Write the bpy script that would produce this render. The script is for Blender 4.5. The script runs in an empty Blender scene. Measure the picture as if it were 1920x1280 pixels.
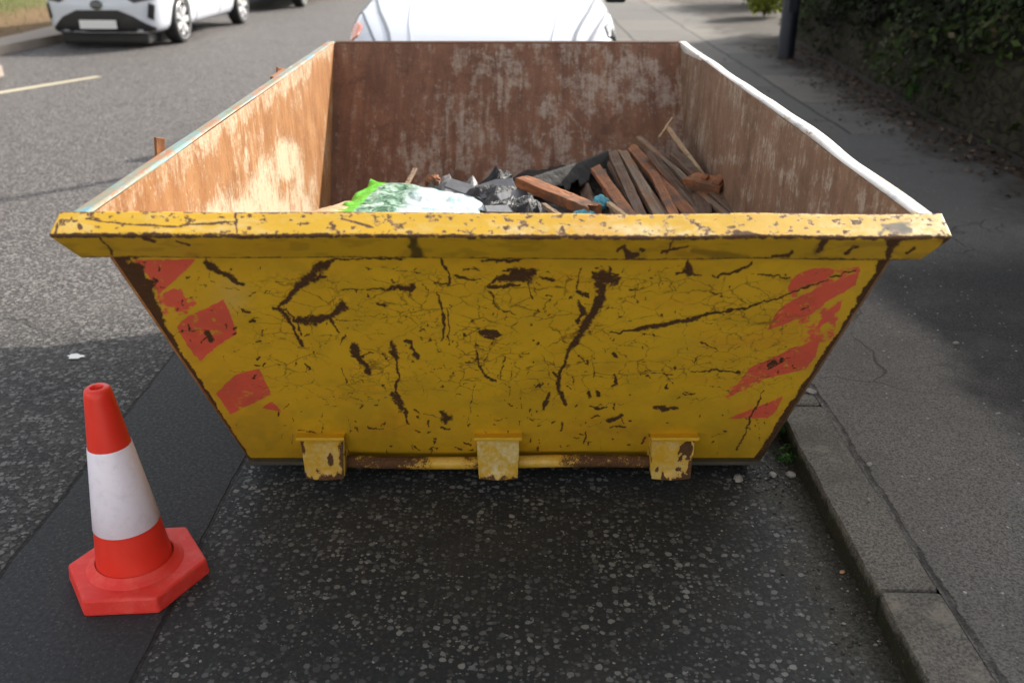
import bpy, bmesh, math, random
import numpy as np
from mathutils import Vector, Matrix
from mathutils.bvhtree import BVHTree

random.seed(7)
RNG = np.random.RandomState(11)
R = math.radians
SC = bpy.context.scene
COL = SC.collection

# ------------------------------------------------------------------ camera
F = 1800.0 / 1920.0                      # focal length in image widths
PITCH = math.atan2(794.0, 1800.0)
CAMH = 1.6
cam_data = bpy.data.cameras.new('camera')
cam_data.sensor_width = 36.0
cam_data.lens = 36.0 * F
cam_data.clip_start = 0.05
cam_data.clip_end = 1000.0
cam_data.dof.use_dof = True
cam_data.dof.focus_distance = 2.7
cam_data.dof.aperture_fstop = 2.8
cam = bpy.data.objects.new('camera', cam_data)
COL.objects.link(cam)
cam.location = (0, 0, CAMH)
cam.rotation_euler = (math.pi / 2 - PITCH, 0, 0)
SC.camera = cam

# ------------------------------------------------------------------ light
SUN_EL, SUN_AZ = 29.0, 47.0              # azimuth clockwise from +Y (straight ahead) towards +X
world = bpy.data.worlds.new('World')
SC.world = world
world.use_nodes = True
wn = world.node_tree
wn.nodes.clear()
sky = wn.nodes.new('ShaderNodeTexSky')
sky.sky_type = 'NISHITA'
sky.sun_disc = False
sky.sun_elevation = R(SUN_EL)
sky.sun_rotation = R(SUN_AZ)
sky.air_density = 1.0
sky.dust_density = 2.5
sky.ozone_density = 1.0
hs = wn.nodes.new('ShaderNodeHueSaturation')
hs.inputs['Saturation'].default_value = 0.25
bg = wn.nodes.new('ShaderNodeBackground')
bg.inputs['Strength'].default_value = 0.15
wo = wn.nodes.new('ShaderNodeOutputWorld')
wn.links.new(sky.outputs[0], hs.inputs['Color'])
wn.links.new(hs.outputs[0], bg.inputs[0])
wn.links.new(bg.outputs[0], wo.inputs[0])

sun_data = bpy.data.lights.new('sun', 'SUN')
sun_data.energy = 3.6
sun_data.angle = R(0.55)
sun_data.color = (1.0, 0.93, 0.83)
sun = bpy.data.objects.new('sun', sun_data)
COL.objects.link(sun)
SUN_DIR = Vector((math.cos(R(SUN_EL)) * math.sin(R(SUN_AZ)), math.cos(R(SUN_EL)) * math.cos(R(SUN_AZ)), math.sin(R(SUN_EL))))
sun.rotation_euler = SUN_DIR.to_track_quat('Z', 'Y').to_euler()
sun.location = (20, 20, 20)

SC.view_settings.view_transform = 'Standard'
SC.view_settings.look = 'None'
SC.view_settings.exposure = 1.12
SC.view_settings.gamma = 1.0
SC.view_settings.use_curve_mapping = False
try:
    SC.cycles.max_bounces = 8
    SC.cycles.diffuse_bounces = 4
    SC.cycles.use_adaptive_sampling = True
    SC.cycles.use_denoising = True
except Exception:
    pass

# ------------------------------------------------------------------ helpers
def ray(px, py):
    """direction (x per D, drop per D) of a photograph point; D is level distance ahead of the camera"""
    u, v = (px - 960) / 1800.0, (py - 640) / 1800.0
    c, s = math.cos(PITCH), math.sin(PITCH)
    d = c - v * s
    return u / d, (s + v * c) / d

def at_z(px, py, z=0.0):
    a, b = ray(px, py)
    D = (CAMH - z) / b
    return Vector((a * D, D, z))

def at_d(px, py, D):
    a, b = ray(px, py)
    return Vector((a * D, D, CAMH - b * D))

def project(P):
    """photograph coordinates of world points, P = (n, 3) array"""
    c, s = math.cos(PITCH), math.sin(PITCH)
    x, y, z = P[:, 0], P[:, 1], CAMH - P[:, 2]
    depth = y * c + z * s
    down = z * c - y * s
    return np.stack([960 + 1800 * x / depth, 640 + 1800 * down / depth], 1)

def tag(o, label=None, cat=None, group=None, kind=None):
    if label: o['label'] = label
    if cat: o['category'] = cat
    if group: o['group'] = group
    if kind: o['kind'] = kind
    return o

def empty(name, loc=(0, 0, 0), rz=0.0, label=None, cat=None, group=None):
    o = bpy.data.objects.new(name, None)
    o.empty_display_size = 0.1
    COL.objects.link(o)
    o.location = loc
    o.rotation_euler = (0, 0, rz)
    return tag(o, label, cat, group)

def link_mesh(name, me, mats, parent=None, smooth=False, world=False):
    if not isinstance(mats, (list, tuple)): mats = [mats]
    for m in mats: me.materials.append(m)
    o = bpy.data.objects.new(name, me)
    COL.objects.link(o)
    if parent is not None:
        o.parent = parent
        if world:   # geometry was given in world space
            mw = Matrix.Translation(parent.location) @ parent.rotation_euler.to_matrix().to_4x4()
            o.matrix_parent_inverse = mw.inverted()
    if smooth:
        me.polygons.foreach_set('use_smooth', np.ones(len(me.polygons), dtype=bool))
    return o

def from_np(name, V, quads, mats, parent=None, smooth=False, world=False, mat_idx=None, attrs=None, tris=False):
    n = 3 if tris else 4
    me = bpy.data.meshes.new(name)
    V = np.asarray(V, dtype=np.float32)
    Q = np.asarray(quads, dtype=np.int32)
    me.vertices.add(len(V))
    me.vertices.foreach_set('co', V.ravel())
    me.loops.add(Q.size)
    me.loops.foreach_set('vertex_index', Q.ravel())
    me.polygons.add(len(Q))
    me.polygons.foreach_set('loop_start', np.arange(0, Q.size, n, dtype=np.int32))
    me.polygons.foreach_set('loop_total', np.full(len(Q), n, dtype=np.int32))
    if mat_idx is not None:
        me.polygons.foreach_set('material_index', np.asarray(mat_idx, dtype=np.int32))
    me.update(calc_edges=True)
    for k, a in (attrs or {}).items():
        at = me.attributes.new(k, 'FLOAT', 'POINT')
        at.data.foreach_set('value', np.asarray(a, dtype=np.float32))
    me.validate()
    return link_mesh(name, me, mats, parent, smooth, world)

class MB:
    """collects shapes into one bmesh"""
    def __init__(self): self.bm = bmesh.new()
    def box(self, c, s, rot=None, taper=None, bev=0.0):
        r = bmesh.ops.create_cube(self.bm, size=1.0)
        vs = r['verts']
        M = rot if rot is not None else Matrix.Identity(3)
        for v in vs:
            p = Vector((v.co.x * s[0], v.co.y * s[1], v.co.z * s[2]))
            if taper and v.co.z > 0: p.x *= taper; p.y *= taper
            v.co = Vector(c) + M @ p
        if bev:
            es = {e for v in vs for e in v.link_edges}
            bmesh.ops.bevel(self.bm, geom=list(es), offset=bev, segments=2, affect='EDGES', profile=0.6)
        return self
    def hull(self, A, B):
        """prism between two equal rings of points"""
        a = [self.bm.verts.new(p) for p in A]
        b = [self.bm.verts.new(p) for p in B]
        n = len(a)
        for i in range(n):
            self.bm.faces.new((a[i], a[(i + 1) % n], b[(i + 1) % n], b[i]))
        self.bm.faces.new(list(reversed(a))); self.bm.faces.new(b)
        return self
    def tube(self, pts, rad, n=8, caps=True, squash=1.0):
        pts = [Vector(p) for p in pts]
        if not isinstance(rad, (list, tuple)): rad = [rad] * len(pts)
        rings = []
        up = Vector((0, 0, 1))
        for i, p in enumerate(pts):
            t = (pts[min(i + 1, len(pts) - 1)] - pts[max(i - 1, 0)]).normalized()
            ref = up if abs(t.z) < 0.9 else Vector((1, 0, 0))
            a = t.cross(ref).normalized(); b = t.cross(a).normalized()
            rings.append([self.bm.verts.new(p + (a * math.cos(k * 2 * math.pi / n) + b * math.sin(k * 2 * math.pi / n) * squash) * rad[i]) for k in range(n)])
        for r0, r1 in zip(rings, rings[1:]):
            for k in range(n):
                self.bm.faces.new((r0[k], r0[(k + 1) % n], r1[(k + 1) % n], r1[k]))
        if caps:
            self.bm.faces.new(list(reversed(rings[0]))); self.bm.faces.new(rings[-1])
        return self
    def lathe(self, prof, n=32, axis='Z', c=(0, 0, 0), close=False):
        rings = []
        for r, h in prof:
            ring = []
            for k in range(n):
                a = 2 * math.pi * k / n
                p = (r * math.cos(a), r * math.sin(a), h) if axis == 'Z' else (h, r * math.cos(a), r * math.sin(a))
                ring.append(self.bm.verts.new(Vector(c) + Vector(p)))
            rings.append(ring)
        prs = list(zip(rings, rings[1:]))
        if close: prs.append((rings[-1], rings[0]))
        for r0, r1 in prs:
            for k in range(n):
                self.bm.faces.new((r0[k], r0[(k + 1) % n], r1[(k + 1) % n], r1[k]))
        return self
    def poly(self, pts):
        self.bm.faces.new([self.bm.verts.new(p) for p in pts]); return self
    def build(self, name, mats, parent=None, smooth=False, world=False, bevel=0.0, subsurf=0, auto=None):
        bmesh.ops.recalc_face_normals(self.bm, faces=self.bm.faces[:])
        me = bpy.data.meshes.new(name)
        self.bm.to_mesh(me); self.bm.free()
        o = link_mesh(name, me, mats, parent, smooth or auto is not None, world)
        if auto is not None:
            sharp_by_angle(me, auto)
        if bevel:
            m = o.modifiers.new('bevel', 'BEVEL'); m.width = bevel; m.segments = 2; m.limit_method = 'ANGLE'; m.angle_limit = R(35)
        if subsurf:
            m = o.modifiers.new('subsurf', 'SUBSURF'); m.levels = subsurf; m.render_levels = subsurf
        return o

def sharp_by_angle(me, deg):
    bm = bmesh.new(); bm.from_mesh(me)
    for e in bm.edges:
        e.smooth = not (len(e.link_faces) == 2 and e.calc_face_angle(0) > R(deg))
    bm.to_mesh(me); bm.free()

# ---- numpy noise
def _hash(ix, iy, seed):
    n = (ix.astype(np.int64) * 374761393 + iy.astype(np.int64) * 668265263 + seed * 974634777) & 0x7fffffff
    n = ((n ^ (n >> 13)) * 1274126177) & 0x7fffffff
    return ((n ^ (n >> 16)) & 0xffff) / 65535.0

def vnoise(x, y, seed=0):
    ix, iy = np.floor(x), np.floor(y)
    fx, fy = x - ix, y - iy
    fx = fx * fx * (3 - 2 * fx); fy = fy * fy * (3 - 2 * fy)
    a = _hash(ix, iy, seed); b = _hash(ix + 1, iy, seed); c = _hash(ix, iy + 1, seed); d = _hash(ix + 1, iy + 1, seed)
    return (a * (1 - fx) + b * fx) * (1 - fy) + (c * (1 - fx) + d * fx) * fy

def fbm(x, y, seed=0, oct=4):
    s, a, t = 0, 0.5, 0
    for i in range(oct):
        s = s + a * vnoise(x, y, seed + i * 17); t += a
        x, y, a = x * 2.03 + 3.1, y * 2.03 + 7.7, a * 0.5
    return s / t

def sstep(e0, e1, x):
    t = np.clip((x - e0) / (e1 - e0), 0, 1)
    return t * t * (3 - 2 * t)

def stroke_d(X, Y, pts):
    """distance to a polyline and interpolated half width: pts = [(x, y, w), ...]; returns d / halfwidth"""
    best = np.full(X.shape, 1e9)
    for (x0, y0, w0), (x1, y1, w1) in zip(pts, pts[1:]):
        dx, dy = x1 - x0, y1 - y0
        L = dx * dx + dy * dy + 1e-9
        t = np.clip(((X - x0) * dx + (Y - y0) * dy) / L, 0, 1)
        d = np.hypot(X - x0 - t * dx, Y - y0 - t * dy)
        best = np.minimum(best, d / np.maximum(0.4, (w0 + (w1 - w0) * t) * 0.5))
    return best

def inside(X, Y, poly):
    ins = np.zeros(X.shape, bool)
    n = len(poly)
    for i in range(n):
        x0, y0 = poly[i]; x1, y1 = poly[(i + 1) % n]
        c = ((y0 > Y) != (y1 > Y)) & (X < (x1 - x0) * (Y - y0) / (y1 - y0 + 1e-12) + x0)
        ins ^= c
    return ins

# ------------------------------------------------------------------ material nodes
class NT:
    def __init__(self, name):
        self.m = bpy.data.materials.new(name)
        self.m.use_nodes = True
        self.t = self.m.node_tree
        self.t.nodes.clear()
        self.out = self.t.nodes.new('ShaderNodeOutputMaterial')
        self.p = self.t.nodes.new('ShaderNodeBsdfPrincipled')
        self.t.links.new(self.p.outputs[0], self.out.inputs[0])
        self._pos = None
    def put(self, sock, v):
        if hasattr(v, 'links') or isinstance(v, bpy.types.NodeSocket): self.t.links.new(v, sock)
        else:
            if isinstance(v, (tuple, list)) and len(v) == 3 and sock.type == 'RGBA': v = (*v, 1)
            sock.default_value = v
    def set(self, **k):
        for a, v in k.items():
            self.put(self.p.inputs[{'base': 'Base Color', 'rough': 'Roughness', 'metal': 'Metallic', 'normal': 'Normal', 'coat': 'Coat Weight',
                                    'coat_rough': 'Coat Roughness', 'spec': 'Specular IOR Level', 'trans': 'Transmission Weight',
                                    'subs': 'Subsurface Weight', 'alpha': 'Alpha'}[a]], v)
        return self.m
    def pos(self):
        if self._pos is None:
            self._pos = self.t.nodes.new('ShaderNodeNewGeometry').outputs['Position']
        return self._pos
    def obj(self): return self.t.nodes.new('ShaderNodeTexCoord').outputs['Object']
    def attr(self, name):
        n = self.t.nodes.new('ShaderNodeAttribute'); n.attribute_name = name
        return n.outputs['Fac']
    def map(self, vec, scale=(1, 1, 1), loc=(0, 0, 0), rot=(0, 0, 0)):
        n = self.t.nodes.new('ShaderNodeMapping')
        n.inputs['Scale'].default_value = scale; n.inputs['Location'].default_value = loc; n.inputs['Rotation'].default_value = rot
        self.t.links.new(vec, n.inputs[0]); return n.outputs[0]
    def noise(self, vec, scale, detail=4, rough=0.55, dist=0.0, col=False):
        n = self.t.nodes.new('ShaderNodeTexNoise')
        n.inputs['Scale'].default_value = scale; n.inputs['Detail'].default_value = detail
        n.inputs['Roughness'].default_value = rough; n.inputs['Distortion'].default_value = dist
        self.t.links.new(vec, n.inputs['Vector']); return n.outputs[1 if col else 0]
    def voro(self, vec, scale, feature='F1', rnd=1.0):
        n = self.t.nodes.new('ShaderNodeTexVoronoi'); n.feature = feature
        n.inputs['Scale'].default_value = scale; n.inputs['Randomness'].default_value = rnd
        self.t.links.new(vec, n.inputs['Vector']); return n.outputs
    def math(self, op, a, b=0.0, c=None, clamp=False):
        n = self.t.nodes.new('ShaderNodeMath'); n.operation = op; n.use_clamp = clamp
        self.put(n.inputs[0], a); self.put(n.inputs[1], b)
        if c is not None: self.put(n.inputs[2], c)
        return n.outputs[0]
    def add(self, a, b): return self.math('ADD', a, b)
    def mul(self, a, b): return self.math('MULTIPLY', a, b)
    def sub(self, a, b): return self.math('SUBTRACT', a, b)
    def mx(self, a, b): return self.math('MAXIMUM', a, b)
    def mn(self, a, b): return self.math('MINIMUM', a, b)
    def step(self, v, lo, hi, a=0.0, b=1.0):
        n = self.t.nodes.new('ShaderNodeMapRange'); n.interpolation_type = 'SMOOTHSTEP'
        self.put(n.inputs['Value'], v)
        for k, q in (('From Min', lo), ('From Max', hi), ('To Min', a), ('To Max', b)): self.put(n.inputs[k], q)
        return n.outputs[0]
    def mix(self, f, a, b, mode='MIX'):
        n = self.t.nodes.new('ShaderNodeMix'); n.data_type = 'RGBA'; n.blend_type = mode; n.clamp_factor = True
        self.put(n.inputs[0], f); self.put(n.inputs[6], a); self.put(n.inputs[7], b)
        return n.outputs[2]
    def ramp(self, f, *stops):
        n = self.t.nodes.new('ShaderNodeValToRGB')
        e = n.color_ramp.elements
        while len(e) < len(stops): e.new(0.5)
        for k, (p, c) in zip(e, stops): k.position = p; k.color = (*c, 1) if len(c) == 3 else c
        self.put(n.inputs[0], f); return n.outputs[0]
    def sep(self, v):
        n = self.t.nodes.new('ShaderNodeSeparateXYZ'); self.t.links.new(v, n.inputs[0]); return n.outputs
    def sepc(self, v):
        n = self.t.nodes.new('ShaderNodeSeparateColor'); self.t.links.new(v, n.inputs[0]); return n.outputs
    def comb(self, x, y, z):
        n = self.t.nodes.new('ShaderNodeCombineXYZ')
        for i, q in enumerate((x, y, z)): self.put(n.inputs[i], q)
        return n.outputs[0]
    def vadd(self, a, b):
        n = self.t.nodes.new('ShaderNodeVectorMath'); n.operation = 'ADD'
        self.put(n.inputs[0], a); self.put(n.inputs[1], b); return n.outputs[0]
    def vscale(self, a, s):
        n = self.t.nodes.new('ShaderNodeVectorMath'); n.operation = 'SCALE'
        self.put(n.inputs[0], a); n.inputs['Scale'].default_value = s; return n.outputs[0]
    def bump(self, h, strength=0.5, dist=0.01, normal=None):
        n = self.t.nodes.new('ShaderNodeBump')
        n.inputs['Strength'].default_value = strength; n.inputs['Distance'].default_value = dist
        self.put(n.inputs['Height'], h)
        if normal is not None: self.put(n.inputs['Normal'], normal)
        return n.outputs[0]

def plain(name, col, rough=0.5, vary=0.15, scale=20, metal=0.0, coat=0.0, bump=0.0, spec=0.5):
    n = NT(name)
    v = n.obj()
    k = n.noise(v, scale, 5, 0.6)
    c = n.mix(k, tuple(x * (1 - vary) for x in col), tuple(min(1, x * (1 + vary)) for x in col))
    n.set(base=c, rough=n.step(k, 0.2, 0.8, max(0.03, rough - 0.08), min(1, rough + 0.08)), metal=metal, coat=coat, spec=spec)
    if bump: n.set(normal=n.bump(k, bump, 0.01))
    return n.m

# ------------------------------------------------------------------ materials: ground
def stones(n, vec, scale, keep, lo, hi, seed=0.0):
    vv = n.map(vec, (1, 1, 1), (seed, seed * 1.7, 0))
    t = n.t.nodes.new('ShaderNodeTexVoronoi'); t.voronoi_dimensions = '2D'
    t.inputs['Scale'].default_value = scale
    n.t.links.new(vv, t.inputs['Vector'])
    c = n.sepc(t.outputs['Color'])
    rad = n.step(c[0], keep, 1.0, lo, hi)
    gate = n.math('GREATER_THAN', c[0], keep)
    d = t.outputs['Distance']
    m = n.mul(n.step(n.sub(rad, d), 0.0, 0.09), gate)
    return m, c[1], c[2]

def warp(n, vec, scale, amt):
    return n.vadd(vec, n.vscale(n.vadd(n.noise(vec, scale, 3, 0.6, col=True), (-0.5, -0.5, -0.5)), amt))

def make_road():
    n = NT('asphalt road')
    p = n.pos(); s = n.sep(p)
    pw = warp(n, p, 60, 0.012)
    wob = n.mul(n.sub(n.noise(p, 3.0, 5, 0.6), 0.5), 0.05)
    x = n.add(s[0], wob)
    # trench strip between two old joints
    strip = n.mul(n.step(x, -1.365, -1.35), n.step(x, -0.872, -0.858, 1.0, 0.0))
    old = n.step(x, -1.37, -1.35, 1.0, 0.0)
    # wide stones with gaps (new surface in front of the skip)
    a1, r1, q1 = stones(n, pw, 44, 0.34, 0.18, 0.46, 0.0)
    a2, r2, q2 = stones(n, pw, 74, 0.55, 0.20, 0.48, 3.3)
    a3, r3, q3 = stones(n, pw, 150, 0.86, 0.2, 0.55, 5.1)
    big = n.noise(p, 1.7, 4, 0.6)
    # rubbed tops differ in strength from patch to patch
    wear = n.step(n.noise(p, 2.6, 3, 0.5), 0.34, 0.62, 0.40, 1.0)
    m = n.mul(n.mx(n.mul(a1, n.step(r1, 0.15, 0.85, 0.15, 1.0)), n.mul(a2, n.step(r2, 0.2, 0.9, 0.1, 0.8))), wear)
    fine = n.noise(p, 260, 4, 0.7)
    binder = n.mix(fine, (0.010, 0.012, 0.0135), (0.038, 0.042, 0.045))
    binder = n.mix(n.step(big, 0.45, 0.75), binder, (0.040, 0.041, 0.039))
    stone = n.mix(q1, (0.115, 0.122, 0.122), (0.27, 0.275, 0.265))
    new = n.mix(n.mul(m, 0.95), binder, stone)
    new = n.mix(n.mul(a3, n.step(q3, 0.7, 1.0)), new, (0.30, 0.29, 0.26))
    # older surface on the left: stones nearly everywhere
    b1, br, bq = stones(n, pw, 54, 0.05, 0.24, 0.56, 7.7)
    b2, br2, bq2 = stones(n, pw, 90, 0.2, 0.26, 0.52, 9.2)
    bm_ = n.mx(b1, n.mul(b2, 0.8))
    ost = n.mix(bq, (0.088, 0.079, 0.074), (0.255, 0.234, 0.218))
    oldc = n.mix(bm_, (0.030, 0.028, 0.028), ost)
    oldc = n.mix(n.step(n.noise(p, 0.9, 5, 0.65), 0.40, 0.75, 0.0, 0.45), oldc, (0.115, 0.105, 0.099))
    shade_old = n.step(s[1], 4.2, 3.2)             # the skip's shadow is put into the colour of the nearer old surface
    oldc = n.mix(n.mul(shade_old, n.step(n.noise(p, 2.0, 4), 0.25, 0.6, 0.55, 0.85)), oldc, n.mix(n.mul(bm_, n.step(br, 0.35, 0.95)), (0.016, 0.017, 0.018), (0.17, 0.17, 0.168)))
    stripc = n.mix(fine, (0.017, 0.019, 0.021), (0.046, 0.049, 0.053))
    stripc = n.mix(n.mul(a3, 0.35), stripc, (0.12, 0.12, 0.12))
    c = n.mix(old, new, oldc)
    c = n.mix(strip, c, stripc)
    # dark seams of bitumen, thin cracks
    def seam(x0, w): return n.step(n.math('ABSOLUTE', n.sub(x, x0)), w, w * 0.4)
    sm = n.mx(seam(-1.358, 0.010), seam(-0.865, 0.009))
    ck = n.voro(warp(n, p, 2.2, 0.5), 0.42, 'DISTANCE_TO_EDGE')[0]
    crack = n.mul(n.mul(n.step(ck, 0.006, 0.001), 0.7), n.step(n.noise(p, 0.8, 2), 0.50, 0.58))
    sm = n.mx(sm, n.mul(crack, old))
    c = n.mix(n.mul(sm, 0.85), c, (0.010, 0.010, 0.011))
    # grit and moss along the gutter
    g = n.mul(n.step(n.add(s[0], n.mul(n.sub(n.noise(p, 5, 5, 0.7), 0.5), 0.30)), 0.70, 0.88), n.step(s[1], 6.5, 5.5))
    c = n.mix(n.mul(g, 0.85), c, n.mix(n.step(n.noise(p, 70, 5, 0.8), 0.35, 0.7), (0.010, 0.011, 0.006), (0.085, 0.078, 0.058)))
    h = n.add(n.mx(n.mul(m, n.sub(1.0, old)), n.mul(bm_, old)), n.mul(fine, 0.35))
    h = n.sub(n.mul(h, n.sub(1.0, n.mul(strip, 0.7))), n.mul(sm, 0.8))
    n.set(base=c, rough=n.step(n.noise(p, 90, 3), 0.3, 0.7, 0.62, 0.9), normal=n.bump(h, 0.75, 0.006), spec=0.35)
    return n.m

def make_pavement():
    n = NT('asphalt pavement')
    p = n.pos(); s = n.sep(p)
    pw = warp(n, p, 50, 0.01)
    x = n.add(s[0], n.mul(n.sub(n.noise(p, 2.5, 6, 0.7), 0.5), 0.45))
    y = n.add(s[1], n.mul(n.sub(n.noise(p, 2.1, 4, 0.6), 0.5), 0.25))
    fine = n.noise(p, 130, 5, 0.75)
    a1, r1, q1 = stones(n, pw, 120, 0.40, 0.2, 0.55, 1.0)
    a3, r3, q3 = stones(n, pw, 110, 0.95, 0.25, 0.55, 2.0)
    base = n.mix(n.step(fine, 0.34, 0.66), (0.062, 0.058, 0.054), (0.235, 0.222, 0.205))
    base = n.mix(n.mul(a1, 0.5), base, (0.23, 0.22, 0.205))
    base = n.mix(n.step(n.noise(p, 1.6, 5, 0.65), 0.42, 0.75, 0.0, 0.55), base, (0.085, 0.082, 0.078))
    dark = n.mix(n.step(fine, 0.34, 0.66), (0.016, 0.016, 0.017), (0.062, 0.061, 0.060))
    dark = n.mix(n.step(n.noise(p, 2.2, 4, 0.6), 0.5, 0.8, 0.0, 0.6), dark, (0.10, 0.098, 0.094))
    # relaid dark patch beyond the joint, old surface again further on
    dk = n.mul(n.mul(n.step(x, 1.52, 1.74), n.step(y, 4.9, 4.1)), n.step(n.noise(p, 3.0, 5, 0.7), 0.25, 0.6, 0.75, 1.0))
    c = n.mix(dk, base, dark)
    far = n.step(y, 4.5, 5.6)
    farc = n.mix(n.noise(p, 0.9, 5, 0.62), (0.055, 0.053, 0.052), (0.15, 0.145, 0.14))
    farc = n.mix(n.mul(fine, 0.5), farc, (0.13, 0.125, 0.12))
    c = n.mix(n.mul(far, 0.85), c, farc)
    # stone flags in the far part of the pavement
    br = n.t.nodes.new('ShaderNodeTexBrick')
    br.offset = 0.5
    for k, q in (('Scale', 1.0), ('Mortar Size', 0.018), ('Brick Width', 1.7), ('Row Height', 0.95), ('Bias', 0.0), ('Mortar Smooth', 0.4)): br.inputs[k].default_value = q
    br.inputs['Color1'].default_value = (0.13, 0.125, 0.115, 1); br.inputs['Color2'].default_value = (0.21, 0.19, 0.165, 1); br.inputs['Mortar'].default_value = (0.03, 0.03, 0.027, 1)
    n.t.links.new(n.map(warp(n, p, 1.5, 0.08), (1, 1, 1), (0.25, 0.25, 0), (0, 0, R(90))), br.inputs['Vector'])
    flag = n.mix(n.mul(n.sub(n.noise(p, 7, 5, 0.65), 0.35), 0.8), br.outputs[0], (0.08, 0.077, 0.07))
    fm = n.mul(n.step(y, 7.3, 7.5), n.step(x, 1.25, 1.35))
    c = n.mix(n.mul(fm, 0.9), c, flag)
    c = n.mix(n.mul(a3, n.step(q3, 0.75, 1.0)), c, (0.42, 0.41, 0.38))
    # joint beside the kerb, a hairline crack, dirt creeping in from the hedge
    jt = n.step(n.math('ABSOLUTE', n.sub(n.add(s[0], n.mul(n.sub(n.noise(p, 9, 5, 0.7), 0.5), 0.045)), 1.068)), 0.010, 0.003)
    ck = n.voro(warp(n, p, 1.8, 0.6), 0.55, 'DISTANCE_TO_EDGE')[0]
    crack = n.mul(n.mul(n.step(ck, 0.0035, 0.0008), 0.7), n.step(n.noise(p, 0.7, 2), 0.47, 0.55))
    c = n.mix(n.mul(n.mx(n.mul(jt, n.step(n.noise(p, 12, 4, .7), .35, .6, .25, .8)), n.mul(crack, 0.8)), 0.85), c, (0.014, 0.013, 0.011))
    soil = n.step(n.add(s[0], n.mul(n.sub(n.noise(p, 2.4, 5, 0.65), 0.5), 1.5)), 2.75, 3.35)
    c = n.mix(n.mul(soil, 0.9), c, n.mix(n.noise(p, 30, 4, 0.7), (0.016, 0.013, 0.009), (0.06, 0.045, 0.03)))
    h = n.sub(n.add(n.mul(fine, 0.6), n.mul(a1, 0.6)), n.mx(jt, crack))
    n.set(base=c, rough=0.85, normal=n.bump(h, 0.9, 0.008), spec=0.3)
    return n.m

def make_kerb():
    n = NT('kerb stone')
    p = n.pos()
    f = n.noise(p, 120, 5, 0.75)
    c = n.mix(n.step(f, 0.34, 0.66), (0.070, 0.065, 0.057), (0.255, 0.238, 0.212))
    c = n.mix(n.step(n.noise(p, 4, 5, 0.65), 0.40, 0.75, 0.0, 0.7), c, (0.095, 0.088, 0.072))
    low_tone = n.step(n.sub(n.sep(p)[2], n.mul(n.sub(n.noise(p, 14, 5, 0.75), 0.5), 0.10)), 0.074, 0.045)  # ragged darker tone towards the foot of the kerb face
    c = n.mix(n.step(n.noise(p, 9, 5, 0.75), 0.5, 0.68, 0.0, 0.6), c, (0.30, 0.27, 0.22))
    c = n.mix(n.mul(low_tone, 0.93), c, n.mix(n.noise(p, 50, 4, 0.7), (0.008, 0.009, 0.005), (0.034, 0.036, 0.014)))
    c = n.mix(n.step(n.voro(p, 80)[0], 0.16, 0.1, 0.0, 0.6), c, (0.32, 0.31, 0.28))
    n.set(base=c, rough=0.85, normal=n.bump(n.add(f, n.mul(n.noise(p, 22, 4), 1.2)), 0.8, 0.010), spec=0.3)
    return n.m

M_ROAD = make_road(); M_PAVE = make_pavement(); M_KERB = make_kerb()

def make_verge():
    n = NT('grass verge')
    p = n.pos(); s = n.sep(p)
    k = n.noise(p, 2.2, 6, 0.7)
    g = n.mix(k, (0.045, 0.062, 0.018), (0.16, 0.17, 0.06))
    d = n.mix(n.noise(p, 9, 5, 0.7), (0.10, 0.058, 0.028), (0.25, 0.17, 0.09))
    f = n.step(n.sub(s[2], n.mul(n.sub(n.noise(p, 1.4, 4), 0.5), 0.3)), 0.16, 0.32)
    n.set(base=n.mix(f, d, g), rough=0.95, normal=n.bump(n.noise(p, 30, 4, 0.7), 0.8, 0.03), spec=0.2)
    return n.m

M_VERGE = make_verge()
M_FARPAVE = plain('far pavement', (0.30, 0.255, 0.215), 0.9, 0.25, 6)
M_LINE = plain('worn road paint', (0.44, 0.39, 0.27), 0.7, 0.3, 25)

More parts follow.
